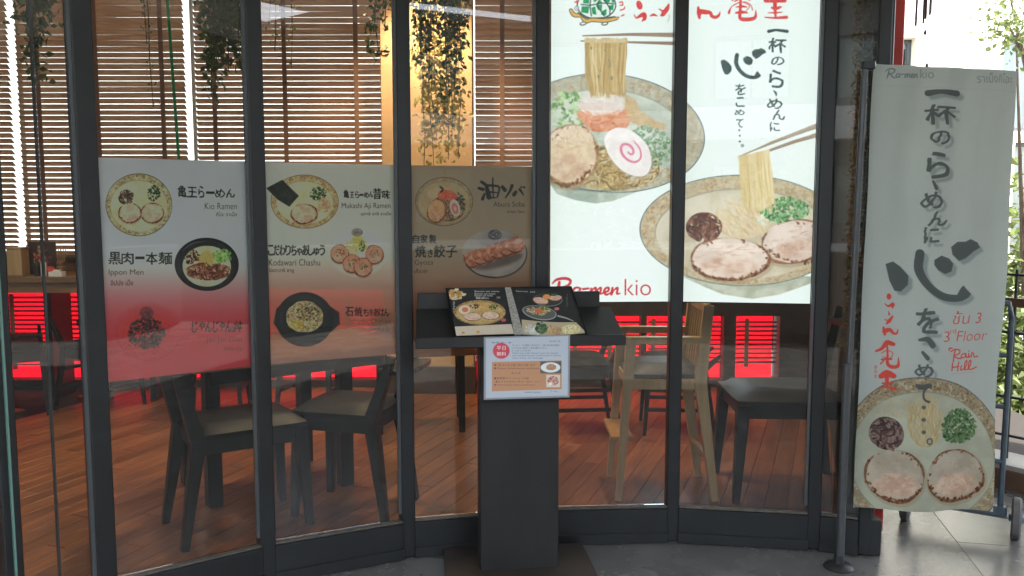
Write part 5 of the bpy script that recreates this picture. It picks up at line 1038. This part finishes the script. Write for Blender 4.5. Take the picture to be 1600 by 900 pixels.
# ------------------------------------------------------------------ hanging plants behind the glass
def leafbm(bm, p, s, d, n=None, m=0):
    d = d.normalized(); q = d.cross(Vector((rnd(-1, 1), rnd(-1, 1), rnd(-1, 1)))).normalized(); f = d.cross(q) * s * .15
    a = bm.verts.new(p); b = bm.verts.new(p + d * s * .5 + q * s * .32 + f); c = bm.verts.new(p + d * s); e = bm.verts.new(p + d * s * .5 - q * s * .32 + f)
    bm.faces.new((a, b, c)); bm.faces.new((a, c, e))
def vine(px, y0, y1, Y, strands_, width, leaf, den, lm, lab, taper=.5, group='trailing plants hanging behind the glass', sz=.030, name='hanging_plant', stem=.0025):
    c = on_y(px, y1, Y); zt = 3.42; zb = c.z; t = empty(name, (c.x, Y, zt)); tag(t, lab, 'hanging plant', group)
    bs_, bl = bmesh.new(), bmesh.new(); ppm = 1330 / Y; wd = width / ppm
    for k in range(strands_):
        ox = rnd(-.5, .5) * wd; oy = rnd(-.05, .05); ln = (zt - zb) * (rnd(taper, 1.0) if k else 1.0) ; pts = []
        wx = ox * rnd(.3, 1.0)
        for j in range(9):
            v = j / 8; pts.append(Vector((ox + (wx - ox) * v + rnd(-.012, .012), oy + rnd(-.012, .012), -ln * v)))
        tube(bs_, pts, stem, 4)
        for j in range(int(ln * den * 1.7)):
            v = rnd(0, 1); s_ = v * 8; i = min(7, int(s_)); p = pts[i].lerp(pts[i + 1], s_ - i)
            off = Vector((rnd(-1, 1), rnd(-1, 1), rnd(-.6, .6))) * sz * 1.3
            leafbm(bl, p + off, sz * rnd(.7, 1.3), Vector((rnd(-1, 1), rnd(-1, 1), rnd(-1.3, .3))))
    obj('stem', bs_, M['bark'], t); obj('foliage', bl, M[lm], t); return t
vine(68, 0, 126, 3.05, 22, 66, .02, 210, 'leafd', 'dense dark trailing plant hanging behind the leftmost glass', .45)
vine(245, 0, 165, 3.6, 3, 40, .02, 30, 'leafd', 'thin bare trailing stems hanging before the blinds above the red-footed film', .4, sz=.016)
vine(352, 0, 150, 3.5, 18, 60, .02, 190, 'leafd', 'dark trailing plant hanging just left of the second tall mullion', .35)
vine(440, 0, 105, 3.75, 9, 90, .02, 40, 'leafg', 'loose light green trailing plant above the Mukashi Aji film', .3, sz=.018)
vine(600, 0, 88, 3.75, 9, 44, .02, 130, 'leafd', 'small dark trailing plant at the left of the ochre pillar', .3)
vine(688, 0, 188, 3.85, 9, 46, .02, 120, 'leafd', 'long dark trailing plant tapering down in front of the ochre pillar', .25)
vine(712, 0, 140, 3.85, 8, 34, .02, 140, 'leafd', 'dark trailing plant at the right of the long tapering one', .45)
vine(655, 0, 100, 3.85, 6, 30, .02, 120, 'leafd', 'short dark trailing plant at the left of the long tapering one', .4)
vine(690, 100, 262, 5.85, 10, 86, .02, 60, 'leafy', 'pale yellow leaf sprays imitating a leaf reflection before the ochre pillar', .80, sz=.048)  # sprays added to imitate sunlit leaves mirrored in the glass
vine(1330, 0, 555, 3.66, 5, 18, .02, 150, 'leafr', 'narrow red and green creeper behind the last glass pane', .8, sz=.022)

# ------------------------------------------------------------------ outside on the right: railing, hand truck, chime
GR = 'x'
r0 = K0 + kn * .13 - kd * .12; r1 = K1 + kn * .13; RLn = (r1 - r0).length
t = empty('railing', r0); tag(t, 'dark metal railing with a brown handrail along the terrace edge', 'railing')
def seg(a, b, z0, z1, r, nm, m):
    bm = bmesh.new(); tube(bm, [(r0 + kd * a) - r0 + Vector((0, 0, z0)), (r0 + kd * b) - r0 + Vector((0, 0, z1))], r, 8); smooth(obj(nm, bm, M[m], t))
bm = bmesh.new(); A_ = Vector((0, 0, .985)); B_ = kd * RLn + Vector((0, 0, .985)); bar(bm, A_, B_, .055, .045, up=Vector((0, 0, 1))); obj('handrail', bm, M['railm'], t)
for z in (1.13, .82, .47, .26): seg(0, RLn, z, z, .008 if z != 1.13 else .007, 'horizontal_bar', 'darkmetal')
for k in range(14): seg(.1 + k * .40, .1 + k * .40, .12, .99 if k % 2 else 1.16, .0085, 'upright', 'darkmetal')
# hand truck, leaning back
wr, wl_ = on_z(1586, 842), on_z(1414, 812); t = empty('hand_truck', ((wr.x + wl_.x) / 2, (wr.y + wl_.y) / 2, 0)); tag(t, 'blue-grey hand truck parked behind the banner', 'hand truck'); ho = t.location.copy()
ax = (wr - wl_); ax.z = 0; aw = ax.length; ax.normalize(); bk = Vector((-ax.y, ax.x, 0)); RW = .095
for sgn in (-1, 1):
    c = (wr if sgn > 0 else wl_) - ho + Vector((0, 0, RW)); MM = Matrix(((ax.x, 0, 0), (ax.y, 0, 0), (0, 0, 1))); RX = Matrix.Rotation(math.pi / 2, 3, 'Y'); RZ = Matrix.Rotation(math.atan2(ax.y, ax.x), 3, 'Z')
    bm = bmesh.new(); lathe(bm, [(RW - .012, -.020), (RW, -.012), (RW, .012), (RW - .012, .020), (.052, .018), (.052, -.018)], c, 28, RZ @ RX); smooth(obj('wheel', bm, M['rubber'], t))
    bm = bmesh.new(); lathe(bm, [(.0535, -.014), (.0535, .014), (.02, .024), (.014, .03), (.014, -.03), (.02, -.024)], c, 20, RZ @ RX); obj('hub', bm, M['trolley'], t)
h0 = wl_ - ho; h1 = wr - ho
def tb_(nm, pts, r, m='trolley'): bm = bmesh.new(); tube(bm, pts, r, 10); smooth(obj(nm, bm, M[m], t))
tb_('axle', [h0 + Vector((0, 0, RW)), h1 + Vector((0, 0, RW))], .009, 'steel')
fr0 = h0 + ax * .05 + Vector((0, 0, .16)); fr1 = h1 - ax * .065 + Vector((0, 0, .16)); ln_ = on_y(1594, 500, wr.y + .02) - ho; lean = Vector((ln_.x - fr1.x - .0, .05, 0)); lean.x = max(.03, min(.16, lean.x))
top0, top1 = fr0 + lean + Vector((0, 0, .83)), fr1 + lean + Vector((0, 0, .83))
tb_('side_tube', [fr0 - Vector((0, 0, .05)), fr0.lerp(top0, .5), top0], .0125); tb_('side_tube', [fr1 - Vector((0, 0, .05)), fr1.lerp(top1, .5), top1], .0125)
tb_('handle', [top0, top0 + Vector((.02, -.01, .07)), (top0 + top1) / 2 + Vector((0, -.02, .10)), top1 + Vector((-.02, -.01, .07)), top1], .0125)
for v in (.22, .52, .80): tb_('cross_bar', [fr0.lerp(top0, v), fr1.lerp(top1, v)], .011)
bm = bmesh.new(); box(bm, (fr0 + fr1) / 2 + Vector((0, 0, -.04)) , (aw - .06, .05, .045), RZ.to_4x4(), bev=.006); obj('frame_block', bm, M['trolley'], t)
bm = bmesh.new(); box(bm, (fr0 + fr1) / 2 + Vector((0, 0, -.135)) - bk * .15, (aw - .12, .24, .008), RZ.to_4x4()); bm.free()
# small orange-red thing by the column foot
t = empty('plastic_bucket', on_z(1352, 838)); tag(t, 'small orange-red plastic bucket by the foot of the shopfront corner', 'bucket'); t.location.x += .03; t.location.y += .12
bm = bmesh.new(); lathe(bm, [(.045, 0), (.062, .14), (.066, .14), (.066, .15), (.055, .15), (.04, .01)], n=24); smooth(obj('body', bm, mat('orange_plastic', (.5, .09, .04), .4), t))
# wind chime
p = on_y(1447, 0, 4.3); t = empty('wind_chime', (p.x, 4.3, 3.0)); tag(t, 'wind chime of thin dark tubes hanging outside above the banner', 'wind chime')
bm = bmesh.new(); lathe(bm, [(.05, -.20), (.05, -.19)], n=18); obj('top_disc', bm, M['chime'], t)
bm = bmesh.new(); tube(bm, [(0, 0, 0), (0, 0, -.2)], .002, 5); obj('cord', bm, M['chime'], t)
for k, (dx, dy, zl) in enumerate(((-.046, 0, .475), (-.036, .02, .50), (-.012, -.03, .475), (-.004, .01, .49), (.012, -.02, .455), (.03, .01, .44))):
    bm = bmesh.new(); tube(bm, [(dx * .9, dy, -.21), (dx, dy, -zl - .12)], .0055, 8); smooth(obj('chime_tube', bm, M['chime'], t))
bm = bmesh.new(); tube(bm, [(-.035, 0, -.46), (.03, 0, -.455)], .005, 6); obj('striker', bm, M['chime'], t)
bm = bmesh.new(); tube(bm, [(0, 0, -.46), (.004, 0, -.66), (.018, 0, -.80), (.034, 0, -1.02)], .0016, 5); obj('pull_string', bm, M['chime'], t)
for z, x in ((-.655, .003), (-.815, .019)): 
    bm = bmesh.new(); lathe(bm, [(.002, z - .012), (.008, z - .006), (.006, z + .006), (.002, z + .014)], (x, 0, 0), 10); obj('bead', bm, M['chime'], t)

# ------------------------------------------------------------------ buildings and trees outside
def building(name, lab, x0, x1, y0, y1, z0, z1, m, wins, face='-y', recess=.18):
    """walls with real window openings on one long face, each window > frame, pane, curtain"""
    t = empty(name, ((x0 + x1) / 2, (y0 + y1) / 2, z0)); tag(t, lab, 'building'); o = t.location.copy(); Yf = y0 if face == '-y' else y1; s_ = 1 if face == '-y' else -1
    xs = sorted({x0, x1} | {w[0] for w in wins} | {w[1] for w in wins}); zs = sorted({z0, z1} | {w[2] for w in wins} | {w[3] for w in wins}); bm = bmesh.new()
    for a, b in zip(xs, xs[1:]):
        run = None
        for c, d in zip(zs, zs[1:]):
            hole = any(w[0] <= (a + b) / 2 <= w[1] and w[2] <= (c + d) / 2 <= w[3] for w in wins)
            if hole:
                if run is not None: box(bm, Vector(((a + b) / 2, Yf + s_ * .15, (run + c) / 2)) - o, (b - a, .3, c - run)); run = None
            elif run is None: run = c
        if run is not None: box(bm, Vector(((a + b) / 2, Yf + s_ * .15, (run + z1) / 2)) - o, (b - a, .3, z1 - run))
    yb0, yb1 = (y0 + .3, y1) if face == '-y' else (y0, y1 - .3)
    obj('wall', bm, m, t); obj('body', boxm(Vector(((x0 + x1) / 2, (yb0 + s_ * .9 + yb1) / 2 if face == '-y' else (yb0 + yb1 - .9) / 2, (z0 + z1) / 2)) - o, (x1 - x0 - .02, (y1 - y0) - 1.3, z1 - z0 - .02)), M['gap'], t)
    obj('roof', boxm(Vector(((x0 + x1) / 2, (y0 + y1) / 2, z1 + .1)) - o, (x1 - x0 + .5, y1 - y0 + .5, .2)), m, t)
    for w in wins:
        c = Vector(((w[0] + w[1]) / 2, Yf + s_ * recess, (w[2] + w[3]) / 2)) - o; W_, H_ = w[1] - w[0], w[3] - w[2]; f = 0.06
        bm = bmesh.new()
        for dx, dz, sx, sz in ((-W_ / 2 + f / 2, 0, f, H_), (W_ / 2 - f / 2, 0, f, H_), (0, H_ / 2 - f / 2, W_ - 2 * f - .004, f), (0, -H_ / 2 + f / 2, W_ - 2 * f - .004, f), (0, 0, f, H_ - 2 * f - .004)): box(bm, c + Vector((dx, 0, dz)), (sx, .06, sz))
        fr = obj('window', bm, M['trim'], t); obj('pane', boxm(c, (W_ - .13, .01, H_ - .13)), M['winglass'], fr); obj('curtain', boxm(c + Vector((0, s_ * .16, 0)), (W_ - .1, .03, H_ - .1)), M['curtain'], fr)
    return t
YR = 13.0
def gx(px, Y=YR): return on_y(px, 300, Y).x
def gz(py, Y=YR): return on_y(1500, py, Y).z
building('cream_building', 'overexposed cream building with curtained windows beyond the terrace', 4.2, 15.5, YR, YR + 7, -7, 9, M['cream'],
         [(gx(1372), gx(1421), gz(250), gz(59)), (gx(1556), gx(1690), gz(205), gz(55)), (gx(1582), gx(1700), gz(400), gz(222)), (gx(1372), gx(1421), gz(-100), gz(-260)), (gx(1556), gx(1690), gz(-100), gz(-260))])
building('white_building', 'pale building behind the restaurant seen through the blinds', -14, 2.4, 17, 22, -7, 7.5, M['white'], [(x, x + 1.3, z, z + 1.4) for x in (-12, -9, -6, -3, 0) for z in (-2.2, 4.8)])
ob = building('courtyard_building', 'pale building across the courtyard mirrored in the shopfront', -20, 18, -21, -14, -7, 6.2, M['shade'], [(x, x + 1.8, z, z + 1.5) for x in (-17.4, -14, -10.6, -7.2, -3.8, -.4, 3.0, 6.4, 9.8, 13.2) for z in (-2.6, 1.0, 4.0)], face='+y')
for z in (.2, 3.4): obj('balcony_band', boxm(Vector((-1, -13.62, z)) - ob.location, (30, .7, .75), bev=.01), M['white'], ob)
building('reflection_dimmer_block', 'unseen grey block added to darken the reflections in the left glass', 9.5, 13, -15, 2.5, -7, 5.5, M['shade'], [])  # added out of view to darken what the left glass mirrors
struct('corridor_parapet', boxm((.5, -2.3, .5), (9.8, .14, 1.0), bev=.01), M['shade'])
tag(bpy.data.objects['corridor_parapet'], kind='structure')
def tree(x, y, zb, h, cr, cz, nl, lm, lab, sz=.12, seed=1, nclump=26, stemh=None, group='trees beyond the terrace railing'):
    t = empty('leafy_tree', (x, y, zb)); tag(t, lab, 'tree', group); r = random.Random(seed)
    bs_, bl = bmesh.new(), bmesh.new(); top = Vector((0, 0, h * .75)); tube(bs_, [(0, 0, 0), (.1, .05, h * .35), top * 1.0], .13, 8, .04)
    cl = []
    for k in range(nclump):
        while True:
            v = Vector((r.uniform(-1, 1), r.uniform(-1, 1), r.uniform(-1, 1)))
            if .25 < v.length < 1: break
        c = Vector((v.x * cr[0], v.y * cr[1], cz - zb + v.z * cr[2])); cl.append(c); st = top * r.uniform(.5, 1); tube(bs_, [st, st.lerp(c, .55) + Vector((0, 0, -.1)), c], .035, 5, .008)
    for k in range(nl):
        c = cl[r.randrange(nclump)]; g = min(cr) * .30; p = c + Vector((r.gauss(0, g), r.gauss(0, g), r.gauss(0, g * .8)))
        leafbm(bl, p, sz * r.uniform(.6, 1.3), Vector((r.uniform(-1, 1), r.uniform(-1, 1), r.uniform(-1, .4))))
    obj('trunk', bs_, M['bark'], t); obj('crown', bl, M[lm], t); return t
tree(5.0, 8.4, -7, 8, (1.5, 1.1, 1.5), .1, 11000, 'leafg', 'bright leafy tree just beyond the railing at waist height', .11, 3, 34)
tree(3.9, 7.7, -7, 7, (1.1, .8, 1.3), -.7, 7000, 'leafg', 'low leafy tree filling the gap under the railing bars', .10, 4, 26)
tree(6.6, 7.2, -7, 8, (1.2, 1.2, 1.5), .2, 6500, 'leafg', 'leafy tree at the right edge beyond the railing', .11, 5, 30)
bq = on_y(1570, 20, 8.0); tree(bq.x + .5, 8.0, -7, 13, (.65, .5, .42), bq.z + .12, 1500, 'leafg', 'overhanging branch of light green leaves at the top right', .060, 6, 12)
tree(-6, -11, -7, 8, (2.2, 1.5, 1.8), 1.0, 5000, 'leafg', 'tree in the courtyard mirrored in the left glass', .2, 8, 30, group='trees in the courtyard behind the viewer')
tree(2.5, -11.5, -7, 8, (1.8, 1.5, 1.6), 1.3, 4000, 'leafg', 'tree in the courtyard mirrored in the middle glass', .2, 9, 30, group='trees in the courtyard behind the viewer')
